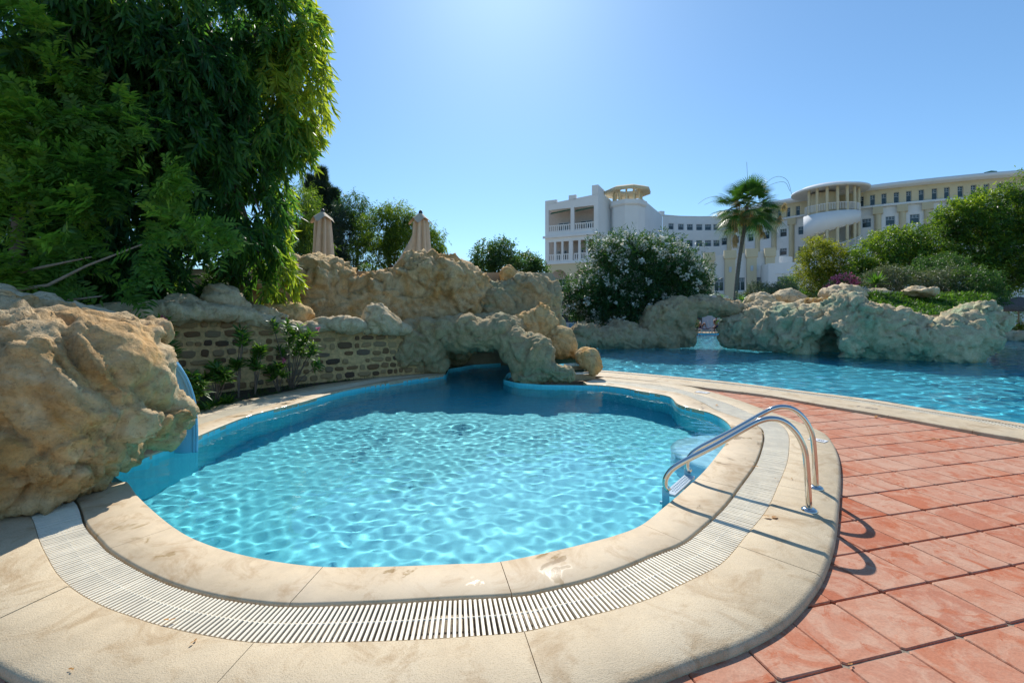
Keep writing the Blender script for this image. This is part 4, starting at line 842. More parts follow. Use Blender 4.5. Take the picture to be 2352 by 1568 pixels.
tree('willowy_tree', 'light willowy tree between the gum tree and the first parasol', 'tree', [(690, 490, 20, 45, 55, 1.), (665, 550, 20, 55, 50, 1.), (715, 560, 20, 35, 45, .8), (700, 450, 21, 22, 25, .6)], 13000, .2, .035, M['leaf_lime'], (-9.2, 20, .12), 64, TG, per=9, spread=.35, down=.5)
tree('dark_tree', 'dark small needled tree right of the first parasol', 'tree', [(785, 545, 24, 22, 60, .8), (800, 580, 24, 26, 40, .8), (775, 500, 24, 14, 30, .6)], 9000, .2, .03, M['leaf_conifer'], (-9, 24, .12), 65, TG, per=9, spread=.3)
tree('gum_sapling', 'airy gum tree with open crown behind the gap between the parasols', 'tree', [(812, 470, 25, 28, 26, .8), (830, 500, 25, 24, 26, .8), (800, 505, 25, 18, 20, .6), (822, 545, 25, 22, 30, .7)], 7500, .2, .035, M['leaf_dark'], (-8.7, 25, .12), 66, TG, per=8, spread=.35, down=.4)
tree('broad_tree', 'broad green tree between the two closed parasols', 'tree', [(880, 530, 24, 55, 48, 1.3), (915, 510, 24, 42, 38, 1.1), (860, 580, 24, 60, 40, 1.2), (935, 560, 24, 50, 50, 1.2), (885, 490, 24, 18, 20, .6)], 26000, .2, .04, M['leaf_lime'], (-6.5, 24, .18), 67, TG, per=9, spread=.35, down=.3)
tree('small_tree', 'small drooping green tree right of the second parasol', 'tree', [(992, 560, 24, 26, 34, .8), (1000, 590, 24, 18, 24, .6), (985, 530, 24, 12, 16, .5)], 7000, .2, .035, M['leaf_lime'], (-4.3, 24, .1), 68, TG, per=8, spread=.35, down=.5)
tree('round_tree', 'round tree above the middle of the far skyline, left of the hotel', 'tree', [(1120, 590, 44, 34, 32, 1.8), (1150, 580, 44, 26, 28, 1.5), (1105, 615, 44, 24, 25, 1.4), (1165, 620, 44, 40, 30, 1.6)], 14000, .34, .10, M['leaf_dark'], (-1.2, 44, .25), 69, 'trees left of the hotel', per=9, spread=.6)
tree('low_tree', 'lower trees sloping down to the hotel corner', 'tree', [(1205, 612, 46, 34, 26, 1.8), (1235, 625, 46, 24, 24, 1.5)], 9000, .34, .10, M['leaf_dark'], (2., 46, .25), 70, 'trees left of the hotel', per=9, spread=.6)
# great white oleander
def oleander():
    lob = [(1450, 645, 23, 105, 84, 2.2), (1380, 680, 22.6, 60, 52, 1.6), (1500, 610, 23, 85, 60, 1.8), (1550, 650, 22.8, 62, 62, 1.6), (1335, 697, 22.4, 38, 40, 1.2), (1590, 650, 23, 32, 42, 1.1), (1420, 585, 23, 60, 42, 1.4), (1312, 668, 22.6, 16, 18, .6), (1450, 710, 22.5, 120, 45, 1.6)]
    root, o = tree('oleander_bush', 'huge oleander bush covered in white flowers in front of the hotel', 'flowering bush', lob, 64000, .24, .042, M['leaf_ole'], (6.0, 23, .1), 71, per=9, spread=.42, shell=.5, droop=.1, rough_edge=.4, gap=-.6)
    rs = np.random.default_rng(72); Q, d, idx, r = in_blobs(lob, 1000, rs, .97); Q += d*(.10+.3*perlin(Q*2.3+8)[:, None]*.5); keep = (d[:, 1] < .3) & (perlin(Q*1.4+21) > -.03-.28*d[:, 2]); Q = Q[keep]; m = len(Q); k = 12
    B = np.repeat(Q, k, 0)+rs.normal(size=(m*k, 3))*.065; o = obj('flowers', leaves_mesh('flowers', B, rs.normal(size=(m*k, 3)), rs.normal(size=(m*k, 3)), .13, .12, M['petal'], rs.uniform(0, 1, m*k), 0, True), root, (-6.0, -23, 0)); tag(o, kind='stuff')
oleander()
tree('golden_tree', 'golden yellow green tree in front of the spiral stair tower', 'tree', [(1890, 600, 33, 50, 42, 1.6), (1870, 575, 33, 26, 26, 1.), (1915, 585, 33, 24, 28, 1.), (1860, 640, 33, 36, 34, 1.3), (1925, 640, 33, 40, 40, 1.4), (1885, 655, 33, 55, 35, 1.5), (1938, 600, 33, 14, 24, .7)], 26000, .2, .055, M['leaf_yel'], (23.2, 33, .15), 73, 'trees on the island side of the hotel', per=9, spread=.4)
RT = 'trees at the right edge'
tree('lime_tree', 'lime green spreading tree before the right hotel wing', 'tree', [(2010, 590, 30, 45, 38, 1.6), (2050, 560, 30, 40, 34, 1.4), (2060, 610, 30, 60, 36, 1.6), (2110, 545, 30, 44, 28, 1.4), (2135, 575, 30, 36, 30, 1.3), (1985, 630, 30, 32, 30, 1.2), (2120, 610, 30, 50, 34, 1.4)], 42000, .2, .07, M['leaf_lime'], (26.5, 30, .18), 74, RT, per=9, spread=.4)
tree('lime_tree', 'large lime green tree at the right edge reaching the hotel roof line', 'tree', [(2230, 510, 29.5, 56, 50, 1.6), (2195, 500, 29.5, 34, 34, 1.2), (2280, 468, 29.5, 44, 36, 1.4), (2310, 515, 29.5, 50, 50, 1.5), (2250, 570, 29.5, 62, 48, 1.6), (2340, 575, 29.5, 50, 66, 1.5), (2290, 630, 29.5, 52, 44, 1.5), (2220, 620, 29.5, 40, 36, 1.3)], 60000, .22, .075, M['leaf_lime'], (32.3, 29.5, .2), 75, RT, per=9, spread=.4)
tree('lime_tree', 'lime green tree top cut by the right picture edge', 'tree', [(2362, 430, 28, 26, 34, .9), (2378, 490, 28, 36, 46, 1.1), (2392, 585, 28, 40, 70, 1.1)], 12000, .22, .055, M['leaf_lime'], (33.2, 28, .15), 76, RT, per=9, spread=.35)
SG = 'shrubs behind the island rocks'
for i, (lb, mt, bl, n) in enumerate([('dark green shrub left of the large lime tree foot', 'leaf_dark', [(2160, 612, 25, 60, 26, 1.), (2120, 635, 24.5, 40, 22, 1.)], 12000), ('grey green shrub above the spiky yucca', 'leaf_grey', [(2045, 640, 24, 50, 24, 1.)], 9000), ('grey green shrub in the middle behind the island grasses', 'leaf_grey', [(2170, 650, 23, 55, 30, 1.), (2120, 660, 23, 35, 22, .8)], 12000),
                          ('olive coloured shrub at the foot of the large lime tree', 'leaf_dark', [(2235, 652, 22, 44, 34, 1.), (2262, 684, 22, 32, 26, .8)], 13000), ('dark shrub behind the thatched parasol', 'leaf_dark', [(2340, 665, 32, 60, 56, 1.4), (2295, 720, 32, 46, 32, 1.1), (2350, 730, 32.5, 50, 22, 1.1)], 15000),
                          ('grey shrub left of the golden tree', 'leaf_grey', [(1800, 668, 26, 24, 18, .7), (1775, 675, 26, 22, 15, .7)], 5000), ('grey green conifer shrub right of the palm trunk', 'leaf_grey', [(1745, 672, 27, 26, 22, .8), (1722, 680, 27, 20, 14, .7)], 6500), ('dark pointed shrub before the hotel bay window', 'leaf_dark', [(1808, 655, 30, 14, 20, .6), (1815, 675, 30, 26, 16, .8)], 4500),
                          ('low hedge along the far right shore', 'leaf_lime', [(2315, 750, 27, 28, 12, .7), (2350, 752, 27, 34, 13, .7), (2390, 752, 27, 34, 14, .7)], 7000), ('small leafy bush in the island rock gap', 'leaf_lime', [(1765, 735, 18.6, 10, 16, .3), (1778, 722, 18.6, 9, 9, .3)], 1600)]):
    c = P(*bl[0][:3]); tree('shrub', lb, 'shrub', bl, n, .13, .035, M[mt], (c[0], c[1], .04), 80+i, SG, tz=(1.4 if c[1] < 26 and c[0] < 27 and i != 9 else 0.), per=9, spread=.22, shell=.35)
# rosettes, grasses
def blades(name, centres, n, L, Wd, mat, seed, up=.7, droop=.5, parent=None, origin=None):
    rs = np.random.default_rng(seed); C = np.repeat(np.array(centres, float), n, 0); k = len(C); D = unit(rs.normal(size=(k, 3))*np.array([1, 1, .35])+np.array([0, 0, up])); C = C+rs.normal(size=(k, 3))*np.array([.02, .02, 0])
    o = obj(name, leaves_mesh(name, C, D, np.cross(D, np.cross(D, [0, 0, 1.]))+rs.normal(size=(k, 3))*.1, L*rs.uniform(.6, 1.15, k), Wd, mat, np.clip(rs.normal(.5, .2, k), 0, 1), droop), parent)
    if origin is not None: o.location = -Vector(origin)
    return o
def rosette(name, label, cat_, px, py, Y, n, L, Wd, mat, seed, group=None, up=.7, droop=.3):
    c = P(px, py, Y); o = blades(name, [(0, 0, 0)], n, L, Wd, mat, seed, up, droop); o.location = c; return tag(o, label, cat_, group)
rosette('yucca', 'spiky yellow green yucca on the island top right of the pink flowers', 'yucca', 2012, 652, 20.5, 90, .75, .06, M['blade'], 91, None, .8, .15)
for i, (px, py, Y, lb) in enumerate([(1655, 690, 24, 'bright spiky agave left of the palm trunk'), (1705, 690, 24, 'bright spiky agave right of the palm trunk'), (1850, 678, 23, 'low green tuft behind the pale island rocks'), (1880, 682, 23, 'low green tuft beside the dry island patch'), (1312, 728, 30, 'small fan palm leaf tuft before the blue pool bar')]):
    rosette('agave', lb, 'agave', px, py, Y, 60, .55, .05, M['blade'], 95+i, 'spiky tufts behind the rocks', .55, .2)
rs = np.random.default_rng(99); cs = []
while len(cs) < 700:
    px, py = rs.uniform(1990, 2275), rs.uniform(668, 722); lim = np.interp(px, [1990, 2020, 2060, 2130, 2210, 2275], [700, 712, 724, 728, 705, 690])
    if py > lim-4: continue
    Y = np.interp(py, [660, 730], [21.5, 16.8]); cs.append(P(px, py+6, Y))
tag(blades('island_grass', cs, 34, .42, .028, M['blade'], 100, .55, .5), 'lush strappy grass and ground cover on top of the island', 'ground cover', kind='stuff')
o = bpy.data.objects['island_grass']
cs = [P(rs.uniform(1850, 1905), rs.uniform(686, 702), 19.5) for _ in range(130)]; tag(blades('dry_grass', cs, 20, .16, .012, M['dry'], 101, .6, .4), 'dry straw coloured grass patch between the island rocks', 'dry grass', kind='stuff')
cs = [P(rs.uniform(835, 850), rs.uniform(612, 618), 12.6) for _ in range(10)]; tag(blades('grass_tuft', cs, 14, .22, .012, M['blade'], 102, 1.2, .3), 'grass tuft growing on the rock wall between the parasols', 'grass tuft')
# pink flowering shrub on the island
root, o = tree('pink_shrub', 'shrub with pink red flowers on the island before the golden tree', 'flowering bush', [(1938, 650, 22.5, 24, 16, .6), (1915, 660, 22.5, 16, 10, .5)], 2500, .1, .03, M['leaf_dark'], (16.8, 22.5, .03), 103, tz=1.4, per=8, spread=.15)
rs = np.random.default_rng(104); Q, d, i_, r = in_blobs([(1938, 648, 22.5, 26, 17, .6), (1913, 660, 22.5, 16, 9, .5)], 150, rs, .9); k = 8; B = np.repeat(Q, k, 0)+rs.normal(size=(len(Q)*k, 3))*.05
o = obj('flowers', leaves_mesh('flowers', B, rs.normal(size=B.shape), rs.normal(size=B.shape), .09, .08, M['pink'], rs.uniform(0, 1, len(B)), 0, True), root, (-16.8, -22.5, -1.4)); tag(o, kind='stuff')

# ------------------------------------------------------------------ fan palm
def palm():
    base = P(1690, 690, 31); top = P(1716, 474, 31); root = empty('fan_palm', (base[0], 31, 0)); tag(root, 'tall fan palm with slightly leaning trunk before the hotel', 'palm tree'); o0 = np.array([base[0], 31, 0])
    b = MB(); pts = [P(1688, 712, 31), P(1691, 660, 31), P(1699, 590, 31), P(1709, 530, 31), top]; q = resample(cat(pts, 6), .12)-o0; q[0][2] = 0
    b.tube(q, [(.15 if i % 2 else .138)*(1-.22*i/len(q)) for i in range(len(q))], 14); b.build('trunk', flat('palm_bark', (.15, .125, .10), .95, var=.35, scale=8, bmp=1.), root, True)
    rs = np.random.default_rng(111); hub = top-o0; crown_e = []
    def frond(az, el, stalk, R_, sag, mat, nm='frond', seg=34):
        d = np.array([math.cos(az)*math.cos(el), math.sin(az)*math.cos(el), math.sin(el)]); tip = hub+d*stalk+np.array([0, 0, -sag*.4])
        b = MB(); b.tube([hub, hub+d*stalk*.5+np.array([0, 0, .04]), tip], [.022, .016, .012], 5, False)
        s = unit(np.cross(d, [0, 0, 1.])); u = np.cross(s, d); a = np.linspace(-2.0, 2.0, seg); D = np.cos(a)[:, None]*d+np.sin(a)[:, None]*s+u*(.12*np.cos(a*3))[:, None]
        me = leaves_mesh('blade', np.repeat(tip[None], seg, 0), D, np.repeat(u[None], seg, 0), R_*(.72+.28*np.cos(a*.7)), .065, mat, np.clip(rs.normal(.45, .15, seg), 0, 1), .0)
        co = np.empty(len(me.vertices)*3, np.float32); me.vertices.foreach_get('co', co); co = co.reshape(-1, 3); dd = np.linalg.norm(co-tip, axis=1); co[:, 2] -= sag*(dd/R_)**2.2*R_*.75; me.vertices.foreach_set('co', co.ravel())
        st_ = b.build(nm, M['frond_stalk'], root); obj('blade', me, st_); return st_
    M['frond_stalk'] = flat('palm_stalk', (.16, .2, .06), .6); M['leaf_palm'] = leaf_mat('palm_leaf', (.02, .06, .015), (.05, .13, .022), (.13, .22, .035), .3)
    for i in range(40):
        az = i*2.399+rs.uniform(-.2, .2); t = (i+.5)/40; el = 1.25-1.95*t+rs.uniform(-.12, .12); frond(az, el, rs.uniform(1.0, 1.6), rs.uniform(1.1, 1.4), .25+.6*t, M['leaf_palm'])
    # dead skirt and long flower stalks
    C = []; 
    for k in range(9):
        a = rs.uniform(0, 6.28); C += [hub+np.array([math.cos(a)*.3, math.sin(a)*.3, -.2-rs.uniform(0, .9)]) for _ in range(10)]
    for px, py in ((1690, 480), (1687, 500), (1690, 520), (1686, 540), (1688, 555), (1694, 465), (1745, 520), (1750, 535), (1790, 500), (1800, 470)): C += [P(px+rs.uniform(-4, 4), py+rs.uniform(-6, 6), 30.4)-o0 for _ in range(8)]
    o = blades('dead_fronds', C, 14, .34, .03, M['dry'], 112, -1.3, .6, root); 
    b = MB()
    for pts in ([(1716, 470, 31), (1760, 430, 31), (1800, 418, 31), (1815, 440, 31)], [(1716, 475, 31), (1770, 412, 31), (1806, 412, 31), (1820, 452, 31)], [(1716, 478, 31), (1660, 452, 31), (1625, 455, 31), (1604, 468, 31)], [(1716, 480, 31), (1650, 462, 31), (1618, 470, 31)], [(1714, 470, 31), (1717, 420, 31), (1715, 372, 31)]):
        b.tube(cat([P(*p)-o0 for p in pts], 6), .012, 5, False)
    b.build('flower_stalks', M['frond_stalk'], root)
palm()

# ------------------------------------------------------------------ plants in the bed
def bed_oleander(px, py, label, stems, seed, flowers=(), Y=None, L=.19):
    """stems: list of (px, py) tips at distance; each tip carries tufts of leaves"""
    x, y = G(px, py, .03) if Y is None else (P(px, py, Y)[0], Y); root = empty('oleander', (x, y, .03)); tag(root, label, 'plant', 'young oleanders in the planting bed'); rs = np.random.default_rng(seed)
    b = MB(); Q = []; DD = []
    for sx, sy in stems:
        t = P(sx, sy, y+rs.uniform(-.12, .12))-np.array([x, y, .03]); mid = t*.5+np.array([rs.uniform(-.03, .03), 0, .03]); b.tube([(0, 0, -.03), mid, t], [.011, .009, .005], 6, False)
        ax = unit(t-mid)
        for k in range(52):
            u = rs.uniform(.55, 1.); a = rs.uniform(0, 6.28); Q.append(mid+(t-mid)*u); s = unit(np.cross(ax, [math.cos(a), math.sin(a), .3])); DD.append(unit(s+ax*rs.uniform(.2, 1.2)))
    b.build('stem', M['bark'], root, True); Q = np.array(Q); DD = np.array(DD); k = len(Q)
    obj('foliage', leaves_mesh('foliage', Q, DD, unit(rs.normal(size=(k, 3))*.4+np.array([0, 0, 1])), L*rs.uniform(.7, 1.2, k), .032, M['leaf_bed'], np.clip(rs.normal(.5, .22, k), 0, 1), .15), root)
    for fx, fy in flowers:
        c = P(fx, fy, y-.1)-np.array([x, y, .03]); m = 14; B = np.repeat(c[None], m, 0)+rs.normal(size=(m, 3))*.012
        obj('flower', leaves_mesh('flower', B, rs.normal(size=(m, 3)), rs.normal(size=(m, 3)), .045, .035, M['pink'], rs.uniform(0, 1, m), 0, True), root)
M['leaf_bed'] = leaf_mat('fresh_oleander_leaves', (.03, .09, .02), (.07, .17, .03), (.2, .30, .05), .4)
bed_oleander(668, 888, 'tallest leafy oleander, against the wall corner with pale stems', [(624, 735), (658, 738), (674, 755), (688, 750), (700, 768), (662, 780), (690, 785), (715, 762), (720, 790), (700, 805), (735, 835), (640, 800), (680, 800), (722, 805)], 121, [(730, 754), (651, 828)], L=.17, Y=8.6)
bed_oleander(548, 880, 'slender oleander with one straight bare stem', [(552, 755), (558, 765), (546, 830), (560, 770), (540, 838)], 122, Y=7.8)
bed_oleander(585, 885, 'oleander between the slender one and the tallest one', [(596, 795), (590, 810), (600, 800), (580, 830), (592, 840)], 123, Y=8.0)
bed_oleander(495, 912, 'short bushy oleander with pale flower behind the slide', [(490, 835), (508, 850), (480, 860), (500, 870), (515, 855), (470, 868), (500, 845), (520, 865)], 124, Y=7.2)
bed_oleander(640, 895, 'low oleander with pink flower at the foot of the wall', [(630, 850), (640, 838), (625, 868), (650, 860), (615, 850)], 125, [(652, 829)], Y=8.3)
bed_oleander(372, 880, 'tall oleander with pink flowers rising behind the slide', [(366, 730), (372, 738), (380, 760), (365, 758), (384, 775), (376, 790), (395, 800), (388, 812)], 126, [(375, 732), (384, 764), (380, 785)], Y=6.6)
bed_oleander(436, 930, 'leafy oleander right beside the blue slide', [(440, 860), (450, 880), (432, 880), (460, 875), (445, 900), (465, 895)], 127, Y=6.6)
for i, (px, py, lb) in enumerate([(515, 925, 'low yellow green plant at the front edge of the bed'), (490, 932, 'grassy tuft left of the low yellow green plant'), (460, 942, 'grassy tuft at the slide end of the bed')]):
    x, y = G(px, py, .04); o = blades('bed_plant', [(0, 0, 0)]+[(rng.uniform(-.12, .12), rng.uniform(-.08, .08), 0) for _ in range(5 if i == 0 else 2)], 40 if i == 0 else 22, .24, .02, M['leaf_bed'], 130+i, .8, .25); o.location = (x, y, .03); tag(o, lb, 'plant', 'low plants in the bed')
rs = np.random.default_rng(140); m = 420; ij = rs.integers(60, 330, m); tt = rs.uniform(0, 1, m); A = L3[ij]; B_ = A+(np.array([-.6, .85]))*tt[:, None]*1.2; 
tag(blades('bed_ground_cover', [(p[0], p[1], .03) for p in B_], 7, .12, .012, M['leaf_dark'], 141, .7, .3), 'low dark weeds and litter covering the planting bed soil', 'ground cover', kind='stuff')

# ------------------------------------------------------------------ hotel
def s_of(path, px):
    k = (px-CX)/F; s = 0
    for (x0, y0), (x1, y1) in zip(path[:-1], path[1:]):
        d0, d1 = x0-k*y0, x1-k*y1; L = math.hypot(x1-x0, y1-y0)
        if d0*d1 <= 0: return s+L*d0/(d0-d1)
        s += L
    return s
def arch(u0, u1, z0, z1, n=14):
    r = (u1-u0)/2; c = (u0+u1)/2; return [(u0, z0), (u1, z0)]+[(c+r*math.cos(t), z1-r+r*math.sin(t)) for t in np.linspace(0, math.pi, n)]
def panel(name, A, B, z0, z1, holes, depth, mat, parent, rmat=None, ztop=None):
    """flat wall piece from A to B in plan with openings (loops in u,z) and their reveals"""
    A = np.array(A, float); B = np.array(B, float); L = np.linalg.norm(B-A); d = (B-A)/L; nin = np.array([-d[1], d[0]]); 
    if np.dot(nin, A) < 0: nin = -nin
    hl = [[(u0, a), (u1, a), (u1, b_), (u0, b_)] if len(h) == 4 and not hasattr(h[0], '__len__') else h for h in holes for (u0, u1, a, b_) in [h if not hasattr(h[0], '__len__') else (0, 0, 0, 0)]]
    zt = ztop or (z1, z1); V2, T = fill([[(0, z0), (L, z0), (L, zt[1]), (0, zt[0])]]+hl)
    w3 = lambda u, z, q=0.: (A[0]+d[0]*u+nin[0]*q, A[1]+d[1]*u+nin[1]*q, z)
    V = [w3(p[0], p[1]) for p in V2]; Fc = [tuple(t) for t in T]
    for h in hl:
        b = len(V); m = len(h); V += [w3(*p) for p in h]+[w3(*p, depth) for p in h]; Fc += [(b+i, b+(i+1) % m, b+m+(i+1) % m, b+m+i) for i in range(m)]
    me = bpy.data.meshes.new(name); me.from_pydata(V, [], Fc); me.materials.append(mat); me.update(); return obj(name, me, parent), w3, d
_wcache = {}
def window(parent, w3, u0, u1, z0, z1, q, d, style):
    W, H = u1-u0, z1-z0; key = (round(W, 1), round(H, 1), style)
    if key not in _wcache:
        fb = MB(); t = .07 if W > .8 else .06
        for x, z, a, c in ((0, -H/2+t/2, W, t), (0, H/2-t/2, W, t), (-W/2+t/2, 0, t, H-2*t), (W/2-t/2, 0, t, H-2*t)): fb.box((x, 0, z), (a, .07, c))
        if style == 'grid':
            zb = H/2-H*.38; fb.box((0, 0, zb), (W-2*t, .06, .06)); fb.box((0, 0, zb+H*.17), (W-2*t, .05, .05)); k = 3 if W > .8 else 2
            for i in range(1, k): fb.box((-W/2+W*i/k, 0, zb+H*.18), (.05, .05, H*.3))
        elif style == 'wide':
            zb = H/2-H*.3; fb.box((0, 0, zb), (W-2*t, .06, .06)); fb.box((0, 0, zb+H*.13), (W-2*t, .05, .04)); fb.box((0, 0, -H*.15), (.09, .06, H*.66))
            for i in range(1, 6): fb.box((-W/2+W*i/6, 0, zb+H*.13), (.04, .05, H*.24))
        elif style == 'door': fb.box((0, 0, 0), (.08, .06, H-2*t)); fb.box((0, 0, H*.28), (W-2*t, .06, .06))
        pb = MB(); pb.box((0, 0, 0), (W-2*t, .012, H-2*t)); _wcache[key] = (fb.mesh('window', M['frame']), pb.mesh('pane', M['glassd']))
    fm, pm = _wcache[key]; c = w3((u0+u1)/2, (z0+z1)/2, q); o = obj('window', fm, parent, c); o.rotation_euler = (0, 0, math.atan2(d[1], d[0])); p = obj('pane', pm, o); p.location = (0, .02, 0) if True else 0; return o
hotel = empty('hotel', (30, 80, 0)); tag(hotel, 'long curved white and cream hotel with a spiral stair tower on the right', 'hotel')
HO = (-30, -80, 0)
def hfix(o): 
    o.location = (o.location[0]-30, o.location[1]-80, o.location[2]); return o
E15 = 1.5
def zz(py, Y): return E15-(py-HY)*Y/F
# left block front facade
A = np.array(P(1252, 0, 72)[:2]); B = np.array(P(1374, 0, 68)[:2]); Lw = np.linalg.norm(B-A); pth = [tuple(A), tuple(B)]
U = lambda px: s_of(pth, px)
zrow = lambda y: zz(y, 70.)
holes = [(U(1260), U(1310.5), 14.0, 18.2), (U(1318.5), U(1364), 14.0, 18.2)]
for l, r in ((282, 333), (352, 405), (423, 478), (516, 571), (591, 646), (667, 723)): holes.append((U(1194.3+l/4.267), U(1194.3+r/4.267), 11.6, 14.0-.9+.3))
holes = holes[:2]+[(a, b, 9.95+.05, 13.1) for a, b, _, _ in holes[2:]]
holes[0] = (holes[0][0], holes[0][1], 14.7, 18.3); holes[1] = (holes[1][0], holes[1][1], 14.7, 18.3)
holes += [arch(U(1264.3), U(1302.5), 5.0, 8.6), arch(U(1319), U(1357.5), 5.0, 8.6), (U(1264.3), U(1302.5), 1.4, 4.6), (U(1319), U(1357.5), 1.4, 4.6)]
o, w3, d = panel('block_wall', A, B, 9.6, 19.3, holes[:8], .35, M['white'], hotel, ztop=(19.3, 20.0)); hfix(o)
o, w3, d = panel('arcade_wall', A, B, 0, 9.598, holes[8:], .35, M['cream'], hotel); hfix(o)
def hbox(name, A, B, z0, z1, q0, q1, mat, parent=hotel):
    A = np.array(A, float); B = np.array(B, float); d = (B-A)/np.linalg.norm(B-A); n_ = np.array([-d[1], d[0]]); n_ = n_ if np.dot(n_, A) > 0 else -n_
    v = [(*(p+n_*q), z) for z in (z0, z1) for p, q in ((A, q0), (B, q0), (B, q1), (A, q1))]; b = MB(); b.add(v, [(3, 2, 1, 0), (4, 5, 6, 7), (0, 1, 5, 4), (1, 2, 6, 5), (2, 3, 7, 6), (3, 0, 4, 7)]); return hfix(b.build(name, mat, parent))
at_ = lambda u: A+(B-A)/Lw*u
for z0, z1 in ((4.62, 4.98), (9.3, 9.58), (13.5, 13.8)): hbox('floor_slab', A+(B-A)*.02, B-(B-A)*.02, z0+.01, z1, .36, 3.2, M['loggia_in'])
hbox('cornice', A-(B-A)/Lw*.3, B+(B-A)/Lw*.3, 13.75, 14.1, -.3, -.005, M['white']); hbox('cornice', A-(B-A)/Lw*.15, B+(B-A)/Lw*.15, 9.5, 9.75, -.15, -.006, M['white'])
hbox('parapet_pier', A, at_(2.0), 19.32, 19.9, 0., .5, M['white']); hbox('parapet_pier', at_(Lw-1.0), at_(Lw), 19.9, 21.4, 0., 4, M['white']); hbox('parapet_pier', at_(U(1313)-.5), at_(U(1313)+.7), 19.5, 20.3, 0., .5, M['white'])
o, w3b, d = panel('loggia_back_wall', A+(B-A)*.02+np.array([.1, 3.0]), B-(B-A)*.02+np.array([.1, 3.0]), 0, 19, [], .1, M['loggia_in'], hotel); hfix(o)
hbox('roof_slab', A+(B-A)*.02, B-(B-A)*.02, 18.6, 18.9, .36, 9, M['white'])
for l, r in ((1283, 1309), (1337, 1364)): u0, u1 = U(l), U(r); hfix(window(hotel, w3b, u0, u1, 14.2, 16.6, -.05, d, 'door'))
for l, r in ((1281, 1288), (1295, 1303), (1335, 1344), (1352, 1362)): hfix(window(hotel, w3b, U(l), U(r), 9.9, 12.0, -.05, d, 'door'))
for l, r in ((1284, 1302), (1338, 1356)): hfix(window(hotel, w3b, U(l), U(r), 5.1, 7.3, -.05, d, 'door'))
for l, r, z in ((1260, 1310.5, 14.72), (1318.5, 1364, 14.72), (1260, 1310.5, 10.02), (1318.5, 1364, 10.02), (1264.5, 1302.3, 5.02), (1319.2, 1357.3, 5.02), (1264.5, 1302.3, 1.5), (1319.2, 1357.3, 1.5)):
    b = MB(); u0, u1 = U(l), U(r); dd = (B-A)/Lw; an = math.atan2(dd[1], dd[0])
    def pb(u, z, s): p = w3(u, z, .12); b.box(p, s, an)
    if z > 14: z0 = z
    else: z0 = z
    pb((u0+u1)/2, z0+.08, (u1-u0, .16, .14)); pb((u0+u1)/2, z0+1.0, (u1-u0, .2, .14)); k = int((u1-u0)/.33)
    for i in range(k+1): pb(u0+(u1-u0)*i/k, z0+.54, (.13, .12, .80))
    hfix(b.build('balustrade', M['white'], hotel))
for l, r in ((1262, 1309), (1319, 1363)):
    u0, u1 = U(l), U(r); b = MB(); b.add([w3(u0, 17.6, .1), w3(u1, 17.95, .1), w3(u1, 18.35, .9), w3(u0, 18.1, .9)], [(0, 1, 2, 3)]); hfix(b.build('awning', M['awning'], hotel))
# side wall, tower and receding wing
C1 = np.array(P(1414, 0, 73)[:2]); o, w, d_ = panel('side_wall', B, C1, 0, 19.9, [], .3, M['white'], hotel, ztop=(20.6, 19.6)); hfix(o)
hbox('cornice', B, C1, 13.75, 14.1, -.28, -.004, M['white'])
tc = np.array(P(1441, 0, 71)[:2]); b = MB(); b.lathe([(2.7, 0), (2.7, 18.6)], (tc[0], tc[1], 0), 8, math.pi/8); hfix(b.build('stair_tower', M['white'], hotel))
b = MB(); b.lathe([(2.75, 18.35), (3.05, 18.6), (3.05, 19.25), (0, 19.3)], (tc[0], tc[1], 0), 8, math.pi/8); hfix(b.build('tower_cap', M['white'], hotel))
for k in range(12):
    a = 2*math.pi*k/12+.2; b = MB(); b.lathe([(.15, 19.25), (.15, 21.0)], (tc[0]+2.2*math.cos(a), tc[1]+2.2*math.sin(a), 0), 8); hfix(b.build('column', M['cream'], hotel, True))
b = MB(); b.lathe([(1.5, 21.2), (2.4, 20.95), (3.7, 20.75), (3.75, 21.15), (3.0, 21.5), (1.5, 21.55), (1.5, 21.2)], (tc[0], tc[1], 0), 8); hfix(b.build('rotunda_roof', M['cream'], hotel))
towp = [tuple(tc+np.array([-.9, -2.45])), tuple(tc+np.array([.9, -2.45]))]
def w3t(u, z, q=0.): return (tc[0]-1.0+u, tc[1]-2.5+q, z)
for z0, z1 in ((12.5, 13.6), (10.9, 12.)): hfix(window(hotel, w3t, .05, .85, z0, z1, -.06, (1, 0), 'plain'))
def curved(path, name, z0, z1, mat, opens, style, depth=.22, cuts=None, tops=None):
    """wing wall: one flat piece per stretch between windows"""
    path = [tuple(p) for p in path]; S = np.r_[0, np.cumsum([math.dist(a, b_) for a, b_ in zip(path[:-1], path[1:])])]
    pt = lambda s: np.array([np.interp(s, S, [p[0] for p in path]), np.interp(s, S, [p[1] for p in path])])
    ops = sorted([(s_of(path, px), wd_, a, b_) for px, wd_, a, b_ in opens]); ss = sorted({round(o[0], 2) for o in ops}); br = [0]+[(a+b_)/2 for a, b_ in zip(ss[:-1], ss[1:]) if b_-a > .9]+[S[-1]]
    for a, b_ in zip(br[:-1], br[1:]):
        Aa, Bb = pt(a), pt(b_); L = np.linalg.norm(Bb-Aa); hs = [(max(.05, (s-a)/(b_-a)*L-w_/2), (s-a)/(b_-a)*L+w_/2, z0_, z1_) for s, w_, z0_, z1_ in ops if a <= s < b_]
        o, w3_, d_ = panel(name, Aa, Bb, z0, z1, hs, depth, mat, hotel); hfix(o)
        for h in hs: hfix(window(hotel, w3_, *h, depth-.04, d_, style))
    return pt, S
wingA = [P(1474, 0, 74)[:2], P(1521, 0, 87)[:2]]
zA = 20.9
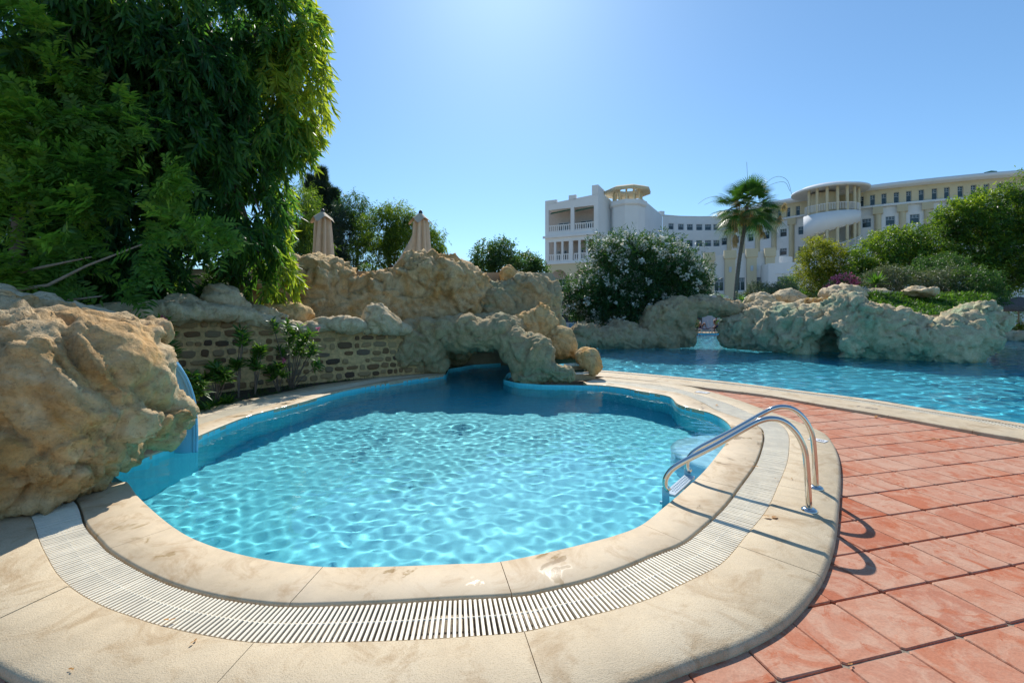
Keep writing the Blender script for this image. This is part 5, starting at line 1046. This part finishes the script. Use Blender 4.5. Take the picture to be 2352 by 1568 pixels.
curved(wingA, 'wing_wall', 0, zA, M['white'], [(1477.5, .9, 14.3, 17.), (1493, .9, 13.5, 16.2), (1504.5, .9, 12.9, 15.6), (1515.5, .9, 12.4, 15.)], 'plain')
wingB = [P(x, 0, y)[:2] for x, y in ((1521.5, 87), (1560, 88.2), (1606, 88.6), (1656, 88.3))]
ob = [(x, 1.25, zz(529, 88.5), zz(515, 88.5)) for x in (1541.8, 1563.8, 1585, 1606, 1626.7, 1646)]+[(x, 1.25, zz(566, 88.5), zz(551.5, 88.5)) for x in (1563.8, 1585, 1606, 1626.7, 1646)]+[(x, 1.25, zz(603, 88.5), zz(589, 88.5)) for x in (1563.8, 1585, 1606)]
curved(wingB, 'wing_wall', 0, 20.9, M['white'], ob, 'grid')
hbox('roof_box', P(1517, 0, 86.6)[:2], P(1527, 0, 86.8)[:2], 20.9, 21.7, .1, 1.2, M['white'])
wc = [(1656, 88.3), (1690, 86), (1724, 83.4), (1760, 80.8), (1800, 78.4), (1841, 76), (1880, 74.4), (1915, 73), (1950, 71.4), (1988, 70), (2030, 68.7), (2073, 67.6), (2132, 66.2), (2161, 65.6), (2240, 64), (2325, 62.7), (2420, 61.2), (2520, 60)]
wingC = [P(x, 0, y)[:2] for x, y in wc]; Yc = lambda px: float(np.interp(px, [a for a, _ in wc], [b_ for _, b_ in wc]))
wcol = [1674.5, 1705, 1739.7, 1777.6, 1818]+[1963, 2016.5, 2073, 2131, 2189, 2249, 2310, 2372, 2436]
lowx = [1663, 1691, 1724, 1759, 1799, 1841]+[1990, 2045, 2101, 2160, 2219, 2280, 2342, 2405]
Z2, Z3 = (15.2, 16.6), (11.9, 13.2)
oc = [(x, 1.15, *Z2) for x in lowx]+[(x, 1.15, *Z3) for x in lowx]+[(x, 1.15, 8.6, 9.9) for x in lowx]
curved(wingC, 'wing_wall', 0, 18.3, M['white'], oc, 'grid')
topx = [1670, 1684, 1698, 1714, 1730, 1749, 1769, 1790, 1810.7, 1832]+[1978, 2004, 2030.5, 2059, 2087.5, 2116.5, 2146.5, 2175, 2206, 2236.5, 2266, 2296.5, 2327, 2358, 2390]
curved(wingC, 'top_storey_wall', 18.3, 21.0, M['cream'], [(x, .62, 18.55, 20.2) for x in topx], 'grid', .3)
def ribbon(name, path, z0, z1, q0, q1, mat):
    p = resample(np.array(path), 2.); d = np.gradient(p, axis=0); d /= np.linalg.norm(d, axis=1)[:, None]; nn = np.c_[-d[:, 1], d[:, 0]]; nn *= np.sign((nn*p).sum(1))[:, None]; k = len(p)
    V = np.vstack([np.c_[p+nn*q, np.full(k, z)] for q, z in ((q0, z0), (q0, z1), (q1, z1), (q1, z0))]); i = np.arange(k-1); Q = np.vstack([np.stack([a*k+i, a*k+i+1, ((a+1) % 4)*k+i+1, ((a+1) % 4)*k+i], 1) for a in range(4)]); return hfix(obj(name, me_np(name, V, Q, mat), hotel))
ribbon('cornice', wingC, 18.15, 18.5, -.45, -.003, M['white']); ribbon('roof_eave', wingC, 20.9, 21.45, -1.5, 6, M['white']); ribbon('roof_parapet', [wingA[1]]+wingB[1:], 20.901, 21.05, -.1, .4, M['white'])
for px in wcol:
    c = P(px, 0, Yc(px))[:2]; k = (px-CX)/F; n_ = np.array([-c[0], -c[1]])/np.linalg.norm(c); c = c+n_*.15
    b = MB(); b.lathe([(.42, 0), (.42, 17.1)], (c[0], c[1], 0), 12); hfix(b.build('column', M['cream'], hotel, True)); b = MB(); b.box((c[0], c[1], 17.6), (1.25, 1.0, 1.08), math.atan2(c[1], c[0])-math.pi/2); hfix(b.build('capital', M['cream'], hotel))
# spiral stair tower
sc_ = np.array(P(1905, 0, 70.5)[:2])
b = MB(); b.lathe([(0, 21.75), (3.6, 21.75), (4.1, 21.2)], (sc_[0], sc_[1]+.5, 0), 40); b.lathe([(0, 21.6), (4.9, 20.75), (5.2, 20.8), (5.2, 21.05), (0, 21.3)], (sc_[0], sc_[1], 0), 40); hfix(b.build('tower_roof', M['white'], hotel, True))
for k in range(9):
    a = math.pi+math.pi*(k+.5)/9; b = MB(); b.lathe([(.2, 0), (.2, 20.9)], (sc_[0]+3.75*math.cos(a), sc_[1]+3.75*math.sin(a), 0), 10); hfix(b.build('column', M['cream'], hotel, True))
def helix(name, z0f, z1f, r, th, mat, a0=math.pi*.98, a1=math.pi*2.02, n=36):
    V = []; 
    for i in range(n+1):
        a = a0+(a1-a0)*i/n; t = i/n
        for rr, z in ((r, z0f(t)), (r, z1f(t)), (r-th, z1f(t)), (r-th, z0f(t))): V.append((sc_[0]+rr*math.cos(a), sc_[1]+rr*math.sin(a), z))
    Q = [(i*4+j, i*4+(j+1) % 4, i*4+4+(j+1) % 4, i*4+4+j) for i in range(n) for j in range(4)]; hfix(obj(name, me_np(name, V, Q, mat, False), hotel))
helix('spiral_band', lambda t: 13.5+3.0*t, lambda t: 17.0+.4*t, 4.0, .25, M['white']); helix('stair_flight', lambda t: 13.4+2.9*t, lambda t: 13.6+2.9*t, 3.75, 1.6, M['white'])
helix('spiral_band', lambda t: 4+5*t, lambda t: 9.6+3.9*t, 4.0, .25, M['white']); helix('stair_flight', lambda t: 8.6+3.5*t, lambda t: 8.8+3.5*t, 3.75, 1.6, M['white'])
for z0f, zt in ((lambda t: 17.4, 1.), (lambda t: 9.6+3.9*t, 1.)):
    b = MB(); n_ = 60
    for i in range(n_):
        a = math.pi+math.pi*i/n_; z = z0f(i/n_); b.box((sc_[0]+3.9*math.cos(a), sc_[1]+3.9*math.sin(a), z+.5), (.05, .05, 1.0))
    b.tube([(sc_[0]+3.9*math.cos(math.pi+math.pi*i/n_), sc_[1]+3.9*math.sin(math.pi+math.pi*i/n_), z0f(i/n_)+1.0) for i in range(n_+1)], .05, 5); hfix(b.build('railing', M['white'], hotel))
b = MB(); b.lathe([(2.0, 8), (2.0, 20.9)], (sc_[0], sc_[1]+1.5, 0), 16); hfix(b.build('tower_core', M['cream'], hotel, True))
b = MB(); b.box((*P(2275, 0, 66)[:2], 22.0), (1.6, 1.2, 1.), .2); b.box((*P(2275, 0, 66)[:2], 22.6), (1.1, .9, .25), .2); hfix(b.build('roof_vent', M['awning'], hotel))
# low front building with flared pilasters
low = empty('low_annex', (30, 60, 0)); tag(low, 'low white annex with flared cream pilasters in front of the hotel', 'building')
def lfix(o): o.location = (o.location[0]-30, o.location[1]-60, o.location[2]); return o
LA, LB = np.array(P(1598, 0, 61)[:2]), np.array(P(1790, 0, 58)[:2]); lp = [tuple(LA), tuple(LB)]; UL = lambda px: s_of(lp, px); Ll = np.linalg.norm(LB-LA); dl = (LB-LA)/Ll
hs = [(UL(a), UL(b_), zz(668, 60), zz(638, 60)) for a, b_ in ((1641, 1662.5), (1689, 1712), (1735, 1754))]
o, w3l, d_ = panel('wall', LA, LB, 0, 9.4, hs, .2, M['white'], low, ztop=(9.3, 9.9)); lfix(o)
for h in hs: lfix(window(low, w3l, *h, .12, d_, 'wide'))
for l, r, top in ((1617.6, 1639.4, 578.5), (1664, 1687.5, 575), (1714, 1736, 573.5), (1756.5, 1777.6, 573.5)):
    u0, u1 = UL(l), UL(r); z1 = zz(top, 59.5); pa, pb_ = LA+dl*u0, LA+dl*u1; n_ = np.array([-dl[1], dl[0]]); n_ = -n_ if np.dot(n_, LA) > 0 else n_
    b = MB(); z2 = z1-1.2; zf = z1; cc = (u0+u1)/2-u0
    v = []
    for z, g in ((0, 0), (z2, 0), (z2+.1, .12), (zf, .12)):
        for p, q in ((pa, .02), (pb_, .02), (pb_, .5), (pa, .5)): e = dl*(g if p is pb_ else -g); v.append((*(p+e+n_*(q+(g if q > .1 else 0))), z))
    b.add(v, [(k*4+j, k*4+(j+1) % 4, k*4+4+(j+1) % 4, k*4+4+j) for k in range(3) for j in range(4)]+[(12, 13, 14, 15)]); o = lfix(b.build('pilaster', M['cream'], low))
    c = (pa+pb_)/2+n_*.53; b = MB(); b.box((*c, z1-2.6), (.32, .08, .7), math.atan2(dl[1], dl[0])); lfix(b.build('wall_lamp', M['frame'], low))
LC, LD = np.array(P(1765, 0, 56)[:2]), np.array(P(1850, 0, 54)[:2]); bp = [tuple(LC), tuple(LD)]; h2 = (s_of(bp, 1785), s_of(bp, 1819), zz(664, 55), zz(634.8, 55)); o, w3m, d2 = panel('bay_wall', LC, LD, 0, zz(603, 55), [h2], .25, M['white'], low, ztop=(zz(605, 56), zz(601, 54))); lfix(o); lfix(window(low, w3m, *h2, .18, d2, 'wide'))
for l, r, z0, z1 in ((1781, 1823.5, 628.5, 626.5),): u0, u1 = s_of(bp, l), s_of(bp, r); b = MB(); c = LC+(LD-LC)/np.linalg.norm(LD-LC)*(u0+u1)/2; b.box((c[0], c[1]-.05, zz(627, 55)), (u1-u0, .12, .16), math.atan2(*(LD-LC)[::-1])); lfix(b.build('hood_mould', M['white'], low))
b = MB(); v = [(*LC, 0), (*LC, zz(605, 56)), (LC[0]+1, LC[1]+5, zz(605, 56)), (LC[0]+1, LC[1]+5, 0)]; b.add(v, [(0, 1, 2, 3)]); lfix(b.build('bay_side_wall', M['white'], low))
b = MB(); b.lathe([(2.2, 0), (2.2, zz(589, 59.))], (*P(1777, 0, 61)[:2], 0), 24); lfix(b.build('round_corner', M['white'], low, True))
# green tiled kiosk roof left of the palm
k0 = P(1648, 694, 42); kr = empty('kiosk', (k0[0], 42, 0)); tag(kr, 'kiosk with green ribbed tile roof behind the rock arch', 'kiosk'); b = MB()
e = 1.35; b.add([(-e*1.6, -e, 2.5), (e*1.6, -e, 2.5), (e*1.6, e, 2.5), (-e*1.6, e, 2.5), (-.2, 0, 3.5), (.2, 0, 3.5)], [(0, 1, 5, 4), (1, 2, 5), (2, 3, 4, 5), (3, 0, 4)]); b.build('roof', flat('green_roof_tile', (.22, .28, .17), .7), kr); b = MB()
for q in range(22): x = -e*1.55+q*e*3.1/21; t = .98*(1-abs(x)/(e*1.7)); b.tube([(x, -e-.02, 2.53), (x*.12+x*.88*(1-t), -e*(1-t), 2.53+t*1.)], .035, 5)
b.build('roof_ribs', flat('pale_green_ridge', (.42, .47, .33), .7), kr); b = MB()
for x in (-1.8, 1.8):
    for y in (-1, 1): b.box((x, y, 1.25), (.15, .15, 2.5))
b.build('posts', M['dkmetal'], kr)
# pool bar behind the rock wall
br = empty('pool_bar', (P(1305, 0, 34)[0], 34, 0)); tag(br, 'pool bar with dark blue counter and blue mosaic panel left of the oleander', 'bar'); X0 = P(1305, 0, 34)[0]
def brz(y): return zz(y, 34)
def bb(nm, l, r, t, bt, dy, mt, th=.2): b = MB(); b.box((((l+r)/2-CX)/F*34-X0, dy, (brz(t)+brz(bt))/2), ((r-l)/F*34, th, brz(t)-brz(bt)), 0); b.build(nm, mt, br)
M['lav'] = flat('lavender_wall', (.62, .60, .66), .85); M['navy'] = flat('navy_fabric', (.012, .02, .11), .6); M['mosaic'] = flat('blue_mosaic', (.16, .40, .60), .4, var=.5, scale=14)  # lavender tone shared by the bar back wall and the bath house
bb('back_wall', 1255, 1420, 672, 722, 3, M['lav']); bb('roof', 1255, 1420, 664, 679, 1., M['dkmetal'], 3.4); bb('worktop', 1255, 1400, 720, 723, -.1, M['nosing'], .8); bb('counter', 1255, 1395, 723, 740, .05, M['navy']); bb('plinth', 1255, 1400, 740, 775, 0., M['white'], .3); bb('mosaic_panel', 1306, 1328, 743, 768, -.17, M['mosaic'], .02)

# ------------------------------------------------------------------ loungers, people, thatched parasol
M['alu'] = flat('white_lounger_frame', (.6, .58, .56), .4); M['skin'] = flat('tanned_skin', (.42, .20, .12), .55, var=.06); M['skin2'] = flat('deep_tanned_skin', (.28, .11, .06), .55, var=.06); M['towel'] = flat('pink_towel', (.62, .36, .38), .9); M['hair'] = flat('dark_hair', (.03, .02, .015), .7)
def lounger(px, Y, label, mat, seat_=.36, back=1.0, rz=0.):
    x = (px-CX)/F*Y; root = empty('sun_lounger', (x, Y, 0), rz); tag(root, label, 'sun lounger', 'sun loungers on the far side')
    b = MB()
    for sx in (-.3, .3):
        b.box((sx, .7, seat_-.04), (.035, 1.45, .05))
        for y in (.05, .65, 1.3): b.box((sx, y, seat_/2-.02), (.035, .035, seat_-.04))
    b.box((0, .05, seat_*.5), (.6, .03, .03)); b.build('frame', M['alu'], root)
    b = MB(); b.box((0, .62, seat_+.025), (.6, 1.3, .06)); o = b.build('seat_cushion', mat, root)
    b = MB(); an = R(58)*back; Rm = Matrix.Rotation(an, 3, 'X'); b.box(Vector((0, 1.27, seat_+.03))+Rm@Vector((0, .35, 0)), (.6, .72, .05), rot=Rm); b.build('backrest', M['towel'] if mat is M['towel'] else M['alu'], root); return root
lounger(1621, 33.9, 'sun lounger with navy cushion and a bather with raised knees', M['navy']); lounger(1655, 34.0, 'sun lounger on the right with white framed backrest and a seated bather', M['navy']); lounger(1604, 35.2, 'empty sun lounger half hidden by the arch pillar', M['towel'], rz=.5); lounger(2335, 29.0, 'white sun lounger under the thatched parasol', M['alu'], rz=-1.2)
def person(loc, joints, edges, radii, head, label, skin, cloth=(), rz=0.):
    root = empty('person', loc, rz); tag(root, label, 'person'); me = bpy.data.meshes.new('body'); me.from_pydata(joints, edges, []); o = obj('body', me, root); me.materials.append(skin)
    m = o.modifiers.new('skin', 'SKIN'); sv = me.skin_vertices[0].data
    for i, r in enumerate(radii): sv[i].radius = (r, r)
    sv[0].use_root = True; o.modifiers.new('sub', 'SUBSURF').levels = 1; o.modifiers['sub'].render_levels = 2
    dg = bpy.context.evaluated_depsgraph_get(); nm = bpy.data.meshes.new_from_object(o.evaluated_get(dg)); o.modifiers.clear(); o.data = nm; nm.polygons.foreach_set('use_smooth', [True]*len(nm.polygons)); nm.materials.clear(); nm.materials.append(skin)
    hb = MB(); hb.lathe([(0, -.11), (.05, -.1), (.07, -.05), (.078, .0), (.07, .06), (.04, .1), (0, .115)], head, 14); hb.box((head[0], head[1]-.08, head[2]-.01), (.02, .03, .035)); hb.build('head', skin, root, True)
    hb = MB(); hb.lathe([(.08, -.02), (.088, .03), (.075, .08), (.04, .115), (0, .13)], (head[0], head[1]+.012, head[2]), 14); hb.build('hair', M['hair'], root, True)
    for nm_, c, s, mt in cloth: q = MB(); q.lathe([(s[0]*.7, -s[2]/2), (s[0], -s[2]/4), (s[0], s[2]/4), (s[0]*.8, s[2]/2)], c, 14); q.build(nm_, mt, root, True)
# lying with knees raised, feet to the camera
J = [(0, .95, .48), (0, 1.25, .62), (0, 1.45, .85), (0, 1.5, .97), (-.17, 1.42, .84), (-.3, 1.2, .62), (-.2, .98, .6), (.17, 1.42, .84), (.3, 1.2, .62), (.2, .98, .6), (-.12, .92, .48), (-.17, .5, .85), (-.16, .22, .45), (-.17, .05, .43), (.12, .92, .48), (.18, .55, .82), (.17, .25, .45), (.18, .08, .43)]
Eg = [(0, 1), (1, 2), (2, 3), (2, 4), (4, 5), (5, 6), (2, 7), (7, 8), (8, 9), (0, 10), (10, 11), (11, 12), (12, 13), (0, 14), (14, 15), (15, 16), (16, 17)]
Rd = [.13, .12, .12, .05, .055, .04, .03, .055, .04, .03, .09, .06, .04, .035, .09, .06, .04, .035]
person((P(1620, 0, 33.9)[0], 33.9, 0), J, Eg, Rd, (0, 1.5, 1.1), 'sunbather lying with both knees raised on the navy lounger', M['skin'], [('swimsuit', (0, .95, .5), (.16, .16, .16), M['navy'])])
J2 = [(0, .5, .5), (0, .6, .75), (0, .62, .98), (0, .6, 1.1), (-.19, .6, .98), (-.26, .4, .75), (-.2, .15, .62), (.19, .6, .98), (.26, .4, .75), (.2, .15, .62), (-.1, .45, .5), (-.38, .15, .5), (-.36, .02, .1), (-.38, -.12, .05), (.1, .45, .5), (.38, .15, .5), (.36, .02, .1), (.38, -.12, .05)]
person((P(1653, 0, 34)[0], 34, 0), J2, Eg, Rd, (0, .57, 1.23), 'tanned person sitting astride the right lounger with white shoes', M['skin2'], [('shorts', (0, .5, .52), (.18, .18, .2), M['navy'])])
b = MB(); b.lathe([(.035, 0), (.035, 2.6)], (0, 0, 0), 8); o = b.build('parasol_pole', M['alu'], None, True); o.location = (P(1635, 0, 34.3)[0], 34.3, 0); tag(o, 'thin pole standing between the two bathers', 'pole')
wb = empty('bath_house', (15.5, 41, 0)); tag(wb, 'lavender white wall with dark doorway behind the bathers', 'building'); b = MB(); b.box((0, 0, 1.6), (9, .3, 3.2)); b.build('wall', M['lav'], wb); b = MB(); b.box((1.8, -.17, 1.1), (.5, .03, 2.2)); b.build('door', M['dkmetal'], wb); b = MB(); b.box((-3.3, -.17, 1.2), (3.5, .03, 2.4)); b.build('window', M['glassd'], wb)
rosette('palm_tuft', 'yellow green palm leaves hanging beside the right arch pillar', 'palm leaves', 1664, 728, 30, 46, .7, .05, M['blade'], 151, None, -.4, .9)
c = P(1592, 748, 30); root, o = tree('shrub', 'small dark bush inside the rock arch at the left pillar', 'shrub', [(1588, 748, 32, 12, 18, .4)], 1800, .12, .04, M['leaf_ole'], (12.9, 32, .03), 152, None, per=8, spread=.15)
th = empty('thatched_parasol', (P(2340, 0, 27)[0], 27, 0)); tag(th, 'thatched grey brown parasol at the right picture edge', 'parasol'); b = MB(); b.lathe([(.05, 0), (.045, 2.0)], (0, 0, 0), 10); b.build('pole', flat('wood_pole', (.45, .32, .22), .8), th, True)
b = MB(); b.lathe([(0, 2.56), (.15, 2.53), (.6, 2.3), (1.05, 2.12), (1.36, 2.02), (1.42, 1.95), (1.40, 1.68), (1.33, 1.66), (1.3, 1.9), (0, 2.3)], (0, 0, 0), 40); b.build('thatch', flat('grey_thatch', (.16, .125, .115), .95, var=.4, scale=14, bmp=1., bscale=40), th, True)

# ------------------------------------------------------------------ depth markers, fallen leaves, post shadows
def text(s_, size, mat, loc, rz, parent):
    cu = bpy.data.curves.new('figures', 'FONT'); cu.body = s_; cu.size = size; cu.align_x = 'CENTER'; cu.align_y = 'CENTER'; t = bpy.data.objects.new('figures', cu); COL.objects.link(t); dg = bpy.context.evaluated_depsgraph_get(); me = bpy.data.meshes.new_from_object(t.evaluated_get(dg)); bpy.data.objects.remove(t)
    me.materials.clear(); me.materials.append(mat); o = obj('figures', me, parent); o.location = loc; o.rotation_euler = (0, 0, rz)
M['plate'] = flat('white_enamel', (.72, .72, .72), .4, var=.02); M['ink'] = flat('dark_ink', (.08, .08, .09), .6)
for i, (px, py, w_, h_, rz, txt, lb) in enumerate([(1878.5, 1011, .17, .12, -.95, '1.40', 'small white depth plate on the coping behind the ladder'), (1613, 901, .22, .16, 2.3, '1.40', 'small white depth plate on the coping near the narrow tiled tip')]):
    x, y = G(px, py, ZC); r_ = empty('depth_marker', (x, y, ZC+.003), rz); tag(r_, lb, 'depth marker'); b = MB(); b.box((0, 0, .002), (w_, h_, .004)); b.build('plate', M['plate'], r_); text(txt, .075, M['ink'], (0, 0, .006), 0, r_)
x, y = G(1989, 935.5, ZC); r_ = empty('depth_lettering', (x, y, ZC+.004), -1.17+math.pi/2*0+.1); tag(r_, 'faded dark depth figures painted on the large pool coping', 'painted figures'); text('1-60', .16, flat('faded_paint', (.30, .25, .22), .8), (0, 0, 0), 0, r_)
M['dleaf'] = leaf_mat('dead_leaf', (.30, .13, .04), (.42, .22, .08), (.55, .36, .16), .3, .7, .2)
LV = [(1772, 1190, 'curled orange brown leaf on the coping beside the ladder foot', .10), (1648, 931, 'orange leaf on the coping at the far bend', .11), (1735, 1072, 'small pale leaf on the grate left of the ladder', .05), (2010, 951, 'orange leaf against the large pool kerb', .12), (1782, 1101, 'tiny dark leaf on the grate below the handrails', .04),
      (388, 1427, 'small dark leaf left on the outer coping', .05), (447, 1475, 'tiny dark leaf in the middle of the outer coping', .035), (166, 1538, 'tiny dark fleck of leaf at the lower left coping', .03), (1818, 1100, 'small green leaf on the coping near the base plates', .03), (505, 912, 'dry leaf at the edge of the planting bed', .06), (1955, 1530, 'tiny dry leaf at the lower tiles', .03), (2150, 1010, 'brown leaf lying on the tiles near the large pool', .1)]
for i, (px, py, lb, L) in enumerate(LV):
    x, y = G(px, py, ZC if px < 1940 or i == 3 else 0); z = (ZC+.002 if px < 1940 else .004); o = obj('fallen_leaf', leaves_mesh('fallen_leaf', [(0, 0, .004), (0, 0, .006)], [(1, .3, .12), (-.8, .25, .2)], [(0, .2, 1)]*2, L*.6, L*.3, M['dleaf'], np.array([.4, .6]), .15)); o.location = (x, y, z); o.rotation_euler = (0, 0, i*1.3); tag(o, lb, 'fallen leaf', 'fallen leaves on the terrace')
